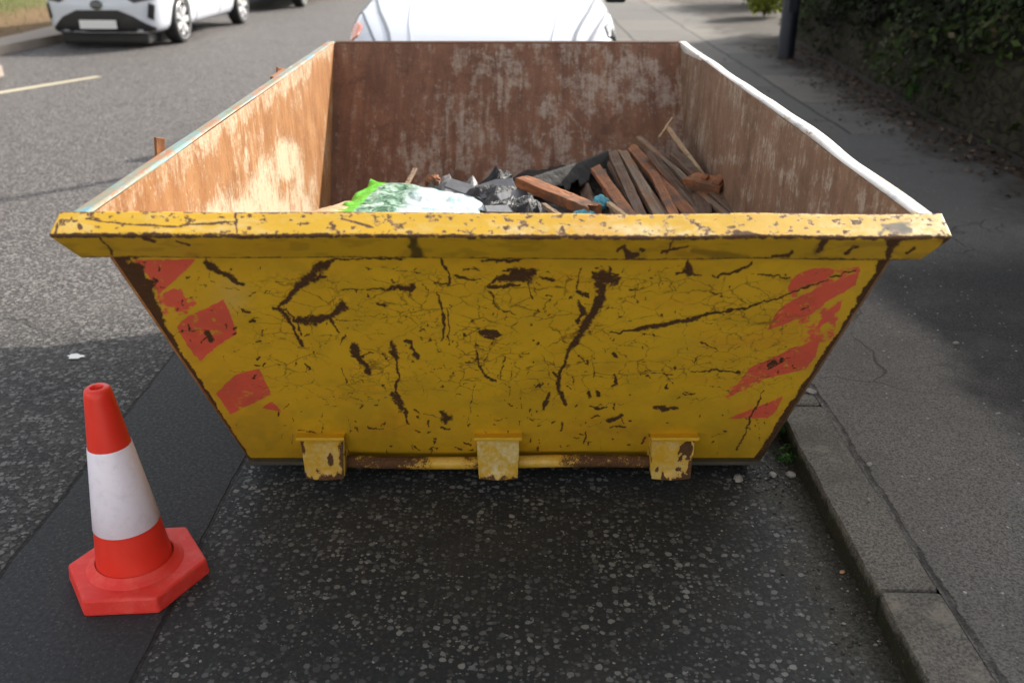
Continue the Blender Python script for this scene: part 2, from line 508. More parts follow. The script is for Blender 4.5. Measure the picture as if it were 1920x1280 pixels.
# ------------------------------------------------------------------ materials: skip
def make_yellow(name, chips=0.0, tone=(0.96, 0.545, 0.025), crackle=0.0, pale=0.0):
    n = NT(name)
    p = n.pos()
    rust = n.attr('rust'); red = n.attr('red'); dirt = n.attr('dirt'); region = n.attr('crack'); palea = n.attr('pale')
    f = n.noise(p, 55, 5, 0.7); g = n.noise(p, 6, 5, 0.6); fine = n.noise(p, 240, 4, 0.7)
    sy = n.sep(p)
    streak = n.noise(n.comb(n.mul(n.add(sy[0], sy[1]), 34), n.mul(sy[2], 2.0), 0.0), 1.0, 4, 0.6)
    c = n.mix(g, tuple(x * 0.80 for x in tone), tuple(min(1, x * 1.14) for x in tone))
    c = n.mix(n.mul(n.step(streak, 0.5, 0.8), 0.22), c, tuple(x * 0.72 for x in tone))
    c = n.mix(n.step(f, 0.55, 0.8, 0.0, 0.25), c, (0.52, 0.36, 0.05))
    tint = n.noise(n.map(p, (1.6, 1.6, 3.0)), 2.2, 5, 0.65)
    c = n.mix(n.step(tint, 0.50, 0.72, 0.0, 0.55), c, (tone[0] * 0.86, tone[1] * 0.70, tone[2]))
    c = n.mix(n.step(n.noise(n.map(p, (1, 1, 2), (4, 4, 4)), 3.1, 5, 0.65), 0.52, 0.75, 0.0, 0.5), c, (tone[0] * 0.80, tone[1] * 0.92, tone[2] * 1.6))
    c = n.mix(n.mul(n.mx(palea, pale), n.step(n.add(n.mul(f, 0.5), n.mul(g, 0.5)), 0.40, 0.62)), c, (0.66, 0.60, 0.38))
    rm = n.step(n.add(red, n.add(n.mul(n.sub(f, 0.5), 0.8), n.mul(n.sub(n.noise(p, 22, 5, 0.75), 0.5), 0.55))), 0.40, 0.56)
    rm = n.mul(rm, n.step(red, 0.04, 0.2))
    c = n.mix(n.mul(rm, 0.94), c, n.mix(n.noise(p, 18, 4), (0.93, 0.095, 0.070), (0.96, 0.150, 0.110)))
    c = n.mix(n.mul(dirt, n.step(g, 0.2, 0.8, 0.8, 1.0)), c, (0.030, 0.026, 0.012))
    # rust: painted-in scars plus chips
    r = n.add(rust, n.add(n.mul(n.sub(n.noise(p, 75, 6, 0.8), 0.5), 2.4), n.mul(n.sub(n.noise(p, 280, 3, 0.7), 0.5), 1.5)))
    r = n.sub(r, n.step(rust, 0.16, 0.0, 0.0, 0.7))
    rmask = n.step(r, 0.42, 0.62)
    if chips > 0:
        ch = n.step(n.add(n.noise(p, 26, 6, 0.72), n.mul(n.noise(p, 4, 3), 0.45)), 0.97 - chips, 1.01 - chips)
        rmask = n.mx(rmask, ch)
    spk = n.mul(n.step(n.noise(p, 130, 4, 0.7), 0.665, 0.71), n.step(n.noise(p, 9, 4, 0.6), 0.42, 0.58))
    rmask = n.mx(rmask, n.mul(spk, 0.85))
    if crackle > 0:
        e1 = n.voro(warp(n, p, 16, 0.05), 15, 'DISTANCE_TO_EDGE')[0]
        e2 = n.voro(warp(n, n.map(p, (1, 1, 1), (3, 1, 2)), 22, 0.05), 24, 'DISTANCE_TO_EDGE')[0]
        gate = n.mul(region, n.step(n.noise(p, 7, 3, 0.6), 0.36, 0.52))
        gate2 = n.mul(region, n.step(n.noise(n.map(p, (1, 1, 1), (9, 9, 9)), 6, 3, 0.6), 0.46, 0.58))
        cr = n.mx(n.mul(n.step(e1, 0.040, 0.010), gate), n.mul(n.step(e2, 0.044, 0.010), gate2))
        c = n.mix(n.mul(n.mul(cr, n.step(n.noise(p, 30, 4, 0.7), 0.35, 0.62, 0.15, 1.0)), 0.80 * crackle), c, (0.215, 0.080, 0.014))
    # orange bleed round the scars
    c = n.mix(n.mul(n.step(r, 0.22, 0.5), 0.45), c, (0.33, 0.15, 0.02))
    rc = n.mix(n.noise(p, 70, 5, 0.7), (0.020, 0.010, 0.006), (0.120, 0.044, 0.015))
    rc = n.mix(n.step(fine, 0.52, 0.68, 0.0, 0.7), rc, (0.19, 0.080, 0.030))
    c = n.mix(n.mul(rmask, n.step(rust, 0.25, 0.8, 0.78, 0.97)), c, rc)
    rough = n.add(n.step(f, 0.3, 0.7, 0.34, 0.5), n.mul(rmask, 0.4))
    h = n.sub(n.add(n.mul(f, 0.25), n.mul(g, 0.4)), n.mul(rmask, 0.7))
    n.set(base=c, rough=rough, normal=n.bump(h, 0.45, 0.004), spec=0.5)
    return n.m

M_YEL = make_yellow('worn yellow paint', crackle=1.0)
M_YRIM = make_yellow('worn yellow rim paint', tone=(0.64, 0.375, 0.016))
M_YLUG = make_yellow('chipped yellow lug paint', chips=0.22, tone=(0.80, 0.55, 0.08))
M_YSIDE = make_yellow('worn yellow side paint', chips=0.16)

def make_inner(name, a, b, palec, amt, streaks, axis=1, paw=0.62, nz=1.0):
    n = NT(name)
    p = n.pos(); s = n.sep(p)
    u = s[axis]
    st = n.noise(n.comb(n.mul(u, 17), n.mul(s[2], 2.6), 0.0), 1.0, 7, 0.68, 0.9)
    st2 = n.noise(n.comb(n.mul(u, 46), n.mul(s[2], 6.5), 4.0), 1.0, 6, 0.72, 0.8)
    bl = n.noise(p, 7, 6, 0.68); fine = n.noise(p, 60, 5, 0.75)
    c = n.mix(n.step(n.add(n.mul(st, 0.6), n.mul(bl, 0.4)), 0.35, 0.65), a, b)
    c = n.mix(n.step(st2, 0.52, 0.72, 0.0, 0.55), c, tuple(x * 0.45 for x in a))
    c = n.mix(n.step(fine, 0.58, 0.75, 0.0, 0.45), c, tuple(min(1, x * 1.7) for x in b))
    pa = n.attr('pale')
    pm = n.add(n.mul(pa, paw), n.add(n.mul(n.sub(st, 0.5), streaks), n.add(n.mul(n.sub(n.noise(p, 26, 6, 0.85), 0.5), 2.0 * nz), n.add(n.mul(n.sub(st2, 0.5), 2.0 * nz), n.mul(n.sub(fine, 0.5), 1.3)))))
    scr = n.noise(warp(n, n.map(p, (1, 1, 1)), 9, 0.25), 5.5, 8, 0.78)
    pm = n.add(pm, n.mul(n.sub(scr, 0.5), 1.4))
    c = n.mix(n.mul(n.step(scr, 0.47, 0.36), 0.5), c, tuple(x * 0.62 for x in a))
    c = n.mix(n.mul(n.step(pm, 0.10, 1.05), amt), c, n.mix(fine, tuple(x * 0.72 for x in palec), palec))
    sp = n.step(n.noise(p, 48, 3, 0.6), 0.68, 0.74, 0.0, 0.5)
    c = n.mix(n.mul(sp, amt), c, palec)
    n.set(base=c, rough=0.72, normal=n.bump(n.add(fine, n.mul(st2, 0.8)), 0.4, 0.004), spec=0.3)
    return n.m

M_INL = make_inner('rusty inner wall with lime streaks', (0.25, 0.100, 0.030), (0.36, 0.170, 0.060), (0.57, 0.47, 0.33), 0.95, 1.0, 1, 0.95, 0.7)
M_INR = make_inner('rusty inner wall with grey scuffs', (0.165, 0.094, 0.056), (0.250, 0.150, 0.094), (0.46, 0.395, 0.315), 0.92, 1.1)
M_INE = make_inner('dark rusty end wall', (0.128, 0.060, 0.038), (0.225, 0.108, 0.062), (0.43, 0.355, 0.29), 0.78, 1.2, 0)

def make_rim(name, base, spots, amt):
    n = NT(name)
    p = n.pos(); s = n.sep(p)
    v = n.comb(n.mul(s[0], 18), n.mul(s[1], 5), n.mul(s[2], 18))
    c = base
    f = n.noise(v, 1.0, 5, 0.65)
    c = n.mix(f, tuple(x * 0.85 for x in base), tuple(min(1, x * 1.1) for x in base))
    for i, (col, lo) in enumerate(spots):
        k = n.noise(n.map(v, (1, 1, 1), (i * 3.7, i * 5.1, 0)), 1.3, 5, 0.7)
        c = n.mix(n.mul(n.step(k, lo, lo + 0.06), amt), c, col)
    n.set(base=c, rough=n.step(f, 0.3, 0.7, 0.4, 0.65), normal=n.bump(n.noise(p, 60, 4), 0.35, 0.004))
    return n.m

M_RIML = make_rim('rim worn to layers of old paint', (0.22, 0.20, 0.13), [((0.50, 0.50, 0.45), 0.60), ((0.15, 0.26, 0.25), 0.50), ((0.34, 0.13, 0.04), 0.52), ((0.10, 0.24, 0.09), 0.59), ((0.09, 0.24, 0.34), 0.59)], 0.95)
M_RIMR = make_rim('rim worn to white primer', (0.60, 0.59, 0.56), [((0.36, 0.37, 0.40), 0.55), ((0.52, 0.38, 0.15), 0.60), ((0.22, 0.11, 0.05), 0.63)], 0.8)
M_RUST = plain('bare rusty steel', (0.11, 0.045, 0.022), 0.75, 0.5, 30, bump=0.4)
M_RUSTO = plain('orange rust', (0.26, 0.10, 0.035), 0.8, 0.4, 30, bump=0.4)
M_STEEL = plain('dark dirty steel', (0.06, 0.055, 0.045), 0.6, 0.4, 25, bump=0.3)

# ------------------------------------------------------------------ ground
def sheet(name, pts, z, mat, kind='structure'):
    mb = MB(); mb.poly([(x, y, z) for x, y in pts])
    return tag(mb.build(name, mat), kind=kind)

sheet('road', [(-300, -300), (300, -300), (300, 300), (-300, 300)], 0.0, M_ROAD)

KX = 0.905
KH = 0.085
# pavement on the right, level with the kerb top
sheet('pavement', [(KX + 0.15, -60), (60, -60), (60, 120), (KX + 0.15, 120)], KH - 0.006, M_PAVE)
# kerb: a run of stones with open joints, one length of setting
mb = MB()
joints = [-60.0, 1.01]
joints.append(1.92); y0 = 2.90
while y0 < 60: joints.append(y0); y0 += 0.915
for a, b in zip(joints, joints[1:]):
    jx = random.uniform(-0.004, 0.004); jz = random.uniform(-0.004, 0.003)
    if b - a > 5: jx = jz = 0
    mb.box((KX + 0.075 + jx, (a + b) / 2, KH / 2 - 0.1 + jz), (0.15, b - a - 0.007, KH + 0.2), bev=0.012 if b < 12 else 0)
es = [e for e in mb.bm.edges if abs(e.verts[0].co.y - e.verts[1].co.y) > .5 and 0.9 < min(e.verts[0].co.y, e.verts[1].co.y) < 7]
bmesh.ops.subdivide_edges(mb.bm, edges=es, cuts=40, use_grid_fill=True)
vs = [v for v in mb.bm.verts if v.co.z > 0 and .9 < v.co.y < 7]
P = np.array([v.co[:] for v in vs])
q1 = fbm(P[:, 1] * 9, P[:, 2] * 20 + P[:, 0] * 15, 7, 4) - .5; q2 = fbm(P[:, 1] * 12 + 5, P[:, 0] * 20, 17, 4) - .5
for v, a_, b_ in zip(vs, q1, q2):
    edge = 1.0 if v.co.x < KX + .03 else .35
    v.co.x += .012 * a_ * edge; v.co.z += .012 * b_ * edge
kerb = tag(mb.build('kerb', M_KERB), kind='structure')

# far side: kerbed pavement with a parking bay cut into it, bank of grass behind
fk = [(-5.75, -60), (-5.75, 8.6), (-5.62, 10.9), (-6.25, 11.7), (-6.52, 12.7), (-6.28, 14.2), (-6.05, 22), (-5.6, 40), (-5.6, 120)]
mb = MB()
for (x0, y0), (x1, y1) in zip(fk, fk[1:]):
    v = [(x0, y0), (x1, y1), (x1 - 0.14, y1), (x0 - 0.14, y0)]
    mb.hull([(x, y, -0.05) for x, y in v], [(x, y, 0.11) for x, y in v])
tag(mb.build('far_kerb', M_FARPAVE), kind='structure')
V, Q = [], []
for x, y in fk:
    V += [(x - 0.14, y, 0.104), (min(x - 0.5, -6.95), y, 0.104)]
for i in range(len(fk) - 1): Q.append((2 * i, 2 * i + 1, 2 * i + 3, 2 * i + 2))
tag(from_np('far_pavement', V, Q, M_FARPAVE), kind='structure')
# bank
ny, nx = 160, 40
ys = np.linspace(-20, 60, ny); ts = np.linspace(0, 1, nx)
Y, T = np.meshgrid(ys, ts, indexing='ij')
edge = np.minimum(np.interp(Y, [p[1] for p in fk], [p[0] for p in fk]) - 0.48, -6.93)
X = edge - T * 14
Z = 0.10 + 1.7 * sstep(0.0, 0.5, T) + 0.10 * (fbm(X * 1.5, Y * 1.5, 5) - 0.5) * sstep(0.0, 0.05, T)
idx = np.arange(ny * nx).reshape(ny, nx)
Q = np.stack([idx[:-1, :-1], idx[:-1, 1:], idx[1:, 1:], idx[1:, :-1]], -1).reshape(-1, 4)
tag(from_np('grass_bank', np.stack([X, Y, Z], -1).reshape(-1, 3), Q[:, ::-1], M_VERGE, smooth=True), kind='structure')
def bank_z(x, y):
    e = min(np.interp(y, [p[1] for p in fk], [p[0] for p in fk]) - 0.48, -6.93)
    return 0.10 + 1.7 * float(sstep(0.0, 0.5, np.array((e - x) / 14)))

# worn bay marking
a, b = at_z(-40, 181), at_z(186, 144)
d = (b - a).normalized(); nrm = Vector((-d.y, d.x, 0)) * 0.075
mb = MB(); mb.poly([a - nrm + Vector((0, 0, .004)), b - nrm * 0.7 + Vector((0, 0, .004)), b + nrm * 0.7 + Vector((0, 0, .004)), a + nrm + Vector((0, 0, .004))])
tag(mb.build('road_marking', M_LINE), kind='structure')

# ------------------------------------------------------------------ unseen terrace, added behind the camera to bounce sunlight onto the skip
def terrace():
    y0 = -13.0
    wallm = plain('white painted render', (0.80, 0.79, 0.75), 0.85, 0.06, 4, bump=0.2)
    roofm = plain('slate roof', (0.07, 0.07, 0.08), 0.7, 0.3, 6)
    glass = plain('house window glass', (0.03, 0.035, 0.04), 0.08, 0.2, 4, spec=0.7)
    trim = plain('white window frame', (0.75, 0.75, 0.73), 0.5, 0.05, 10)
    doorm = plain('dark green door', (0.02, 0.06, 0.04), 0.4, 0.2, 10)
    root = empty('bounce_terrace', (0, y0, 0), 0, 'long white rendered terrace added unseen behind the camera to bounce light onto the skip', 'house')
    mb = MB(); mb.box((0, -3.5, 3.2), (44, 7, 6.4)); mb.build('wall', wallm, root)
    mb = MB(); mb.hull([(-22.3, .35, 6.4), (-22.3, -3.5, 9.2), (-22.3, -7.35, 6.4)], [(22.3, .35, 6.4), (22.3, -3.5, 9.2), (22.3, -7.35, 6.4)]); mb.build('roof', roofm, root)
    for i in range(8):
        x = -19.2 + i * 5.5
        for dx, z, h in ((-1.1, 1.6, 1.5), (-1.1, 4.5, 1.4), (1.2, 4.5, 1.4)):
            mb = MB()
            for sx in (-.52, .52): mb.box((x + dx + sx, .02, z), (.07, .08, h))
            for sz in (-h / 2, 0, h / 2): mb.box((x + dx, .022, z + sz), (1.1, .08, .07))
            w = mb.build('window', trim, root)
            mb = MB(); mb.box((x + dx, .006, z), (1.0, .02, h - .04)); mb.build('pane', glass, w)
        mb = MB(); mb.box((x + 1.2, .02, 1.05), (.95, .06, 2.1), bev=.01); mb.build('door', doorm, root)
terrace()

# ------------------------------------------------------------------ skip
XC = -0.022
skip = empty('skip', (XC, 3.29, 0), 0, 'large worn yellow builders skip with rusty insides, heaped with waste, at the kerb', 'skip')
HT, ZB = 1.056, 0.055
WT, WB = 0.822, 0.797
YF0, YF1, YR1, YR0 = 1.838, 2.60, 3.99, 4.74          # front top, front bottom, rear bottom, rear top

def lerp(a, b, t): return a + (b - a) * t

def slab(name, c00, c10, c11, c01, off, nu, nv, mats, parent, maskf=None, swap=False, dent=None):
    """grid sheet c00-c10-c11-c01 (visible face, slot 0) with a plain back face offset by off (slot 1)"""
    c00, c10, c11, c01 = (np.array(c, float) for c in (c00, c10, c11, c01))
    u, v = np.meshgrid(np.linspace(0, 1, nu), np.linspace(0, 1, nv), indexing='ij')
    P = (c00 * ((1 - u) * (1 - v))[..., None] + c10 * (u * (1 - v))[..., None] + c11 * (u * v)[..., None] + c01 * ((1 - u) * v)[..., None])
    if dent is not None:
        nr = np.cross(c10 - c00, c01 - c00); nr /= np.linalg.norm(nr)
        P = P + nr * dent(u, v)[..., None]
    V = P.reshape(-1, 3)
    idx = np.arange(nu * nv).reshape(nu, nv)
    Q = np.stack([idx[:-1, :-1], idx[1:, :-1], idx[1:, 1:], idx[:-1, 1:]], -1).reshape(-1, 4)
    B = np.array([c00, c10, c11, c01]) + np.array(off)
    k = len(V); V2 = np.concatenate([V, B, np.array([c00, c10, c11, c01])])
    E = [(k, k + 3, k + 2, k + 1)] + [(k + i, k + (i + 1) % 4, k + 4 + (i + 1) % 4, k + 4 + i) for i in range(4)]
    if swap: Q = Q[:, ::-1]; E = [tuple(reversed(e)) for e in E]
    mi = np.concatenate([np.zeros(len(Q)), np.ones(1), np.zeros(4)])
    at = {}
    if maskf:
        px = project(V)
        for kk, a in maskf(px[:, 0], px[:, 1], V).items(): at[kk] = np.concatenate([a, np.zeros(8)])
    return from_np(name, V2, np.concatenate([Q, np.array(E)]), mats, parent, world=True, mat_idx=mi, attrs=at)

# --- scars of the front panel, read off the photograph (x, y, width)
SCARS = [
    [(372, 466, 6), (398, 482, 9)], [(385, 492, 12), (420, 511, 11), (456, 533, 7)],
    [(624, 487, 9), (604, 497, 20), (588, 513, 22), (566, 535, 19), (540, 561, 9), (519, 577, 6)],
    [(608, 520, 7), (585, 528, 12)], [(512, 577, 7), (531, 580, 6)],
    [(526, 580, 8), (543, 602, 9), (554, 622, 6), (565, 648, 5)], [(536, 580, 4), (556, 604, 5), (566, 628, 4)],
    [(562, 602, 14), (592, 603, 16), (618, 594, 13), (645, 576, 18)], [(642, 574, 20), (646, 578, 18)], [(618, 598, 8), (628, 612, 6), (636, 624, 3)],
    [(630, 486, 4), (700, 484, 5), (760, 484, 4)], [(690, 541, 2), (735, 537, 7), (772, 538, 13)], [(640, 545, 3), (700, 540, 3)],
    [(666, 646, 16), (671, 666, 17), (680, 684, 10), (694, 698, 9)],
    [(731, 638, 8), (737, 655, 14), (742, 668, 10)], [(742, 668, 5), (746, 705, 5), (742, 738, 8), (748, 756, 12), (758, 772, 8), (770, 792, 4)],
    [(762, 640, 7), (772, 642, 8), (770, 652, 7), (784, 670, 9)], [(735, 740, 9), (743, 752, 12)],
    [(826, 484, 6), (838, 504, 7), (842, 516, 5), (842, 534, 7)], [(812, 530, 3), (842, 534, 5)],
    [(852, 518, 6), (866, 522, 9), (890, 524, 4)], [(870, 506, 4), (900, 505, 4)],
    [(914, 534, 3), (938, 524, 14), (962, 516, 22), (990, 518, 26), (1003, 512, 14)], [(912, 537, 4), (945, 536, 8), (974, 533, 6)], [(944, 508, 6), (996, 505, 8), (1010, 508, 3)],
    [(990, 524, 5), (992, 545, 3), (998, 560, 3)], [(1012, 520, 5), (1036, 523, 8)], [(900, 488, 3), (910, 488, 8), (960, 489, 6), (980, 488, 3)],
    [(904, 626, 8), (918, 627, 14), (940, 626, 3)], [(912, 630, 8), (924, 636, 6)],
    [(920, 545, 4), (928, 575, 4), (966, 590, 4)],
    [(1108, 522, 8), (1130, 520, 34), (1150, 528, 30), (1162, 522, 6)], [(1110, 512, 5), (1135, 516, 12), (1158, 514, 5)], [(1142, 498, 6), (1143, 520, 10)], [(1122, 532, 22), (1130, 545, 20), (1124, 562, 20)],
    [(1128, 548, 18), (1124, 566, 22), (1108, 592, 20), (1093, 616, 18), (1078, 640, 16), (1067, 658, 10)], [(1084, 572, 9), (1094, 585, 14), (1084, 594, 10), (1080, 604, 6)], [(1082, 548, 8), (1098, 552, 7), (1106, 556, 5)],
    [(1088, 505, 4), (1083, 545, 4)],
    [(1068, 656, 9), (1060, 675, 8), (1050, 697, 9), (1046, 715, 12), (1052, 736, 12), (1060, 758, 9)], [(1034, 697, 6), (1048, 706, 12)], [(1030, 738, 6), (1022, 752, 8), (1018, 768, 5)], [(1053, 794, 6), (1053, 806, 4)],
    [(1100, 812, 5), (1092, 832, 4)],
    [(1290, 492, 5), (1291, 505, 17), (1296, 510, 12)], [(1268, 512, 4), (1284, 511, 6)],
    [(1146, 624, 3), (1172, 622, 6), (1210, 614, 11), (1262, 606, 11), (1300, 597, 8), (1330, 588, 7), (1400, 576, 5), (1452, 562, 4), (1522, 534, 4), (1575, 515, 4), (1604, 506, 3)],
    [(1345, 516, 3), (1375, 511, 7), (1396, 502, 8), (1408, 493, 5)], [(1296, 696, 2), (1345, 694, 5), (1390, 699, 3)], [(1190, 698, 2), (1260, 702, 3)],
    [(1226, 764, 5), (1244, 768, 15), (1268, 765, 4)], [(829, 772, 10), (838, 782, 18), (832, 788, 14)], [(826, 803, 5), (845, 804, 4)],
    [(1150, 665, 9), (1153, 667, 10)], [(1152, 702, 5), (1152, 706, 6), (1155, 719, 8), (1145, 723, 4)],
    [(1104, 735, 7), (1106, 745, 8)], [(1121, 735, 7), (1122, 742, 6)], [(1106, 760, 5), (1124, 766, 6), (1138, 764, 5)], [(1152, 758, 4), (1152, 770, 5)], [(1138, 788, 5), (1150, 786, 10), (1168, 778, 8)], [(1110, 782, 4), (1122, 778, 7)], [(1146, 799, 3), (1172, 798, 5)],
    [(1028, 750, 5), (1018, 768, 7)], [(780, 768, 6), (784, 774, 4)], [(955, 755, 5), (960, 760, 5)], [(975, 760, 4), (978, 764, 4)], [(995, 785, 4), (1000, 788, 4)],
    [(1432, 730, 3), (1412, 776, 4), (1395, 818, 5), (1380, 842, 6)], [(1280, 740, 4), (1305, 738, 3)], [(1330, 548, 3), (1352, 552, 4)],
    [(892, 655, 6), (900, 690, 7), (918, 712, 7), (930, 716, 4)], [(820, 548, 4), (832, 590, 4), (830, 640, 5)], [(838, 580, 3), (842, 645, 4)], [(946, 666, 3), (938, 710, 4)],
    [(480, 548, 3), (468, 556, 4)], [(452, 580, 4), (468, 584, 5)], [(470, 600, 7), (478, 601, 6)], [(478, 640, 5), (488, 638, 5)], [(480, 672, 5), (486, 670, 4)], [(478, 686, 3), (488, 684, 3)],
    [(352, 610, 6), (355, 616, 8)], [(390, 622, 12), (393, 634, 12)], [(378, 640, 4), (392, 628, 5)], [(438, 618, 5), (444, 614, 5)], [(1480, 670, 3), (1462, 680, 4), (1442, 690, 5)], [(1466, 672, 9), (1462, 680, 8)], [(1452, 678, 10), (1440, 684, 8)],
    [(1570, 700, 3), (1520, 730, 3)], [(262, 496, 9), (266, 504, 8)], [(296, 500, 6), (298, 506, 6)],
    [(1250, 520, 2), (1266, 545, 3)], [(1420, 515, 3), (1480, 520, 4)], [(640, 690, 3), (650, 715, 3)], [(570, 682, 5), (580, 688, 5)], [(1180, 545, 3), (1210, 540, 3)], [(660, 668, 3), (700, 660, 3)],
    [(590, 812, 3), (560, 806, 3)], [(690, 800, 4), (720, 806, 3)], [(1310, 640, 3), (1345, 655, 3)], [(1240, 690, 2), (1262, 720, 3)],
]
RED = [[(250, 487), (368, 486), (345, 510), (312, 540), (296, 552), (280, 520)], [(306, 548), (330, 540), (352, 562), (330, 578), (312, 574)], [(330, 613), (352, 592), (385, 578), (420, 560), (434, 592), (446, 626), (408, 648), (375, 678), (352, 650)],
       [(404, 737), (442, 702), (486, 690), (498, 715), (509, 740), (470, 758), (432, 777)], [(490, 764), (512, 752), (528, 772)],
       [(1482, 528), (1500, 510), (1545, 500), (1578, 508), (1540, 524), (1478, 548)], [(1438, 620), (1452, 592), (1470, 570), (1530, 542), (1612, 508), (1606, 534), (1560, 560), (1520, 590), (1475, 606)], [(1540, 590), (1575, 565), (1560, 600), (1530, 615)],
       [(1378, 727), (1404, 690), (1430, 678), (1490, 650), (1538, 636), (1530, 668), (1510, 692), (1450, 706)], [(1362, 785), (1420, 762), (1468, 742), (1458, 768), (1440, 784)]]
REDFAINT = [[(296, 552), (340, 540), (372, 570), (330, 600), (300, 585)], [(1496, 600), (1580, 560), (1560, 640), (1500, 650)], [(1350, 730), (1380, 722), (1440, 710), (1360, 750)], [(1480, 515), (1620, 496), (1600, 520), (1480, 560)]]

def front_masks(X, Y, V):
    wx = X + (fbm(X / 9, Y / 9, 3, 3) - 0.5) * 9
    wy = Y + (fbm(X / 9, Y / 9, 23, 3) - 0.5) * 9
    wx2 = X + (fbm(X / 22, Y / 22, 63, 5) - 0.5) * 17
    wy2 = Y + (fbm(X / 22, Y / 22, 73, 5) - 0.5) * 17
    ragged = 0.55 + 0.95 * fbm(X / 7, Y / 7, 83, 4)
    rust = np.zeros(X.shape)
    rs = np.random.RandomState(21)
    EXTRA = []
    # random small chips and hairline scratches between the recorded scars, thicker towards the foot and the top edge
    for k in range(330):
        cx = rs.uniform(300, 1560); cy = 500 + 345 * (rs.beta(.9, .8))
        if rs.rand() < .6: cx += rs.normal(0, 30); cx = [620, 760, 960, 1060, 1130, 1240, 1430][rs.randint(7)] * .5 + cx * .5
        L = rs.gamma(1.6, 3.2); a = rs.choice([0, 0, 1.57, rs.uniform(0, 3.14)]) + rs.normal(0, .3); w = rs.uniform(1.2, 4.2)
        EXTRA.append((0.80, [(cx, cy, w), (cx + L * math.cos(a), cy + L * math.sin(a), w * .6)]))
    for k in range(150):
        cx = rs.uniform(300, 1540); cy = rs.uniform(500, 840); L = rs.gamma(2.2, 14); a = rs.choice([0.05, -.1, 1.5, rs.uniform(0, 3.14)]) + rs.normal(0, .15); w = rs.uniform(.9, 1.8)
        c2 = (cx + L * .5 * math.cos(a) + rs.normal(0, 4), cy + L * .5 * math.sin(a) + rs.normal(0, 4))
        EXTRA.append((rs.uniform(.42, .62), [(cx, cy, w), (c2[0], c2[1], w * 1.2), (cx + L * math.cos(a), cy + L * math.sin(a), w * .5)]))
    for amp, q in EXTRA:
        x0 = min(t[0] for t in q) - 14; x1 = max(t[0] for t in q) + 14; y0 = min(t[1] for t in q) - 14; y1 = max(t[1] for t in q) + 14
        k = (X > x0) & (X < x1) & (Y > y0) & (Y < y1)
        if k.any(): rust[k] = np.maximum(rust[k], amp * sstep(2.0, 0.3, stroke_d(wx[k], wy[k], q)))
    for s in SCARS:
        x0 = min(q[0] for q in s) - 40; x1 = max(q[0] for q in s) + 40; y0 = min(q[1] for q in s) - 40; y1 = max(q[1] for q in s) + 40
        k = (X > x0) & (X < x1) & (Y > y0) & (Y < y1)
        big = max(q[2] for q in s) > 11
        d = stroke_d(wx2[k] if big else wx[k], wy2[k] if big else wy[k], s)
        wm = max(q[2] for q in s)
        d = d * 1.28
        amp = 0.95 if wm > 7 else 0.62 + 0.045 * wm
        rust[k] = np.maximum(rust[k], amp * sstep(2.0, 0.2, d * (ragged[k] if big else 1.05)))
    # rusty fold down the left edge, thinner one on the right, along the foot
    eL = X - np.interp(Y, [485, 860], [213, 466])
    eR = np.interp(Y, [490, 858], [1668, 1420]) - X
    nb = fbm(X / 14, Y / 14, 41, 4)
    wl = np.interp(Y, [480, 530, 620, 700, 860], [44, 40, 15, 9, 5])
    rust = np.maximum(rust, 1.1 * sstep(1.35, 0.6, eL / wl + (nb - 0.5) * 1.3))
    rust = np.maximum(rust, 0.95 * sstep(1.3, 0.5, eR / np.interp(Y, [490, 600, 860], [20, 9, 7]) + (nb - 0.5) * 1.4))
    rust = np.maximum(rust, 0.75 * sstep(10, 0, 500 - Y) * sstep(0.45, 0.6, fbm(X / 30, Y / 4, 9, 4)) * 0 + rust)
    red = np.zeros(X.shape)
    for p in RED: red = np.maximum(red, 0.74 * inside(wx * .4 + X * .6, wy * .4 + Y * .6, p))
    for p in REDFAINT: red = np.maximum(red, (0.26 + 0.46 * fbm(X / 12, Y / 12, 77, 3)) * inside(wx, wy, p))
    red = red * (1 - 0.3 * sstep(0.55, 0.7, fbm(X / 16, Y / 16, 91, 4)))
    dirt = 0.20 * sstep(770, 850, Y + (nb - 0.5) * 60) + 0.12 * sstep(0.52, 0.7, fbm(X / 60, Y / 40, 13, 4))
    dirt = np.maximum(dirt, 0.5 * np.exp(-((X - 430) / 40) ** 2 - ((Y - 545) / 45) ** 2) * 0)
    crack = sstep(420, 560, X) * sstep(1560, 1400, X) * sstep(500, 530, Y) * sstep(770, 700, Y)
    return dict(rust=rust, red=red, dirt=np.clip(dirt, 0, 1), crack=crack, pale=0.25 * sstep(60, 10, np.hypot(X - 428, Y - 560)))

def front_dent(u, v):
    return 0.020 * (fbm(u * 5, v * 3, 61, 3) - 0.5) * np.sin(np.pi * u) * np.sin(np.pi * v)

T = 0.006
slab('front_panel', (XC - WB, YF1, ZB), (XC + WB, YF1, ZB), (XC + WT - .004, YF0 + .012, 1.035), (XC - WT + .004, YF0 + .012, 1.035), (0, T, T), 760, 420, [M_YEL, M_INR], skip, front_masks, dent=front_dent)

def ell(X, Y, cx, cy, rx, ry, soft=0.6):
    return sstep(1 + soft, 1 - soft, np.hypot((X - cx) / rx, (Y - cy) / ry))

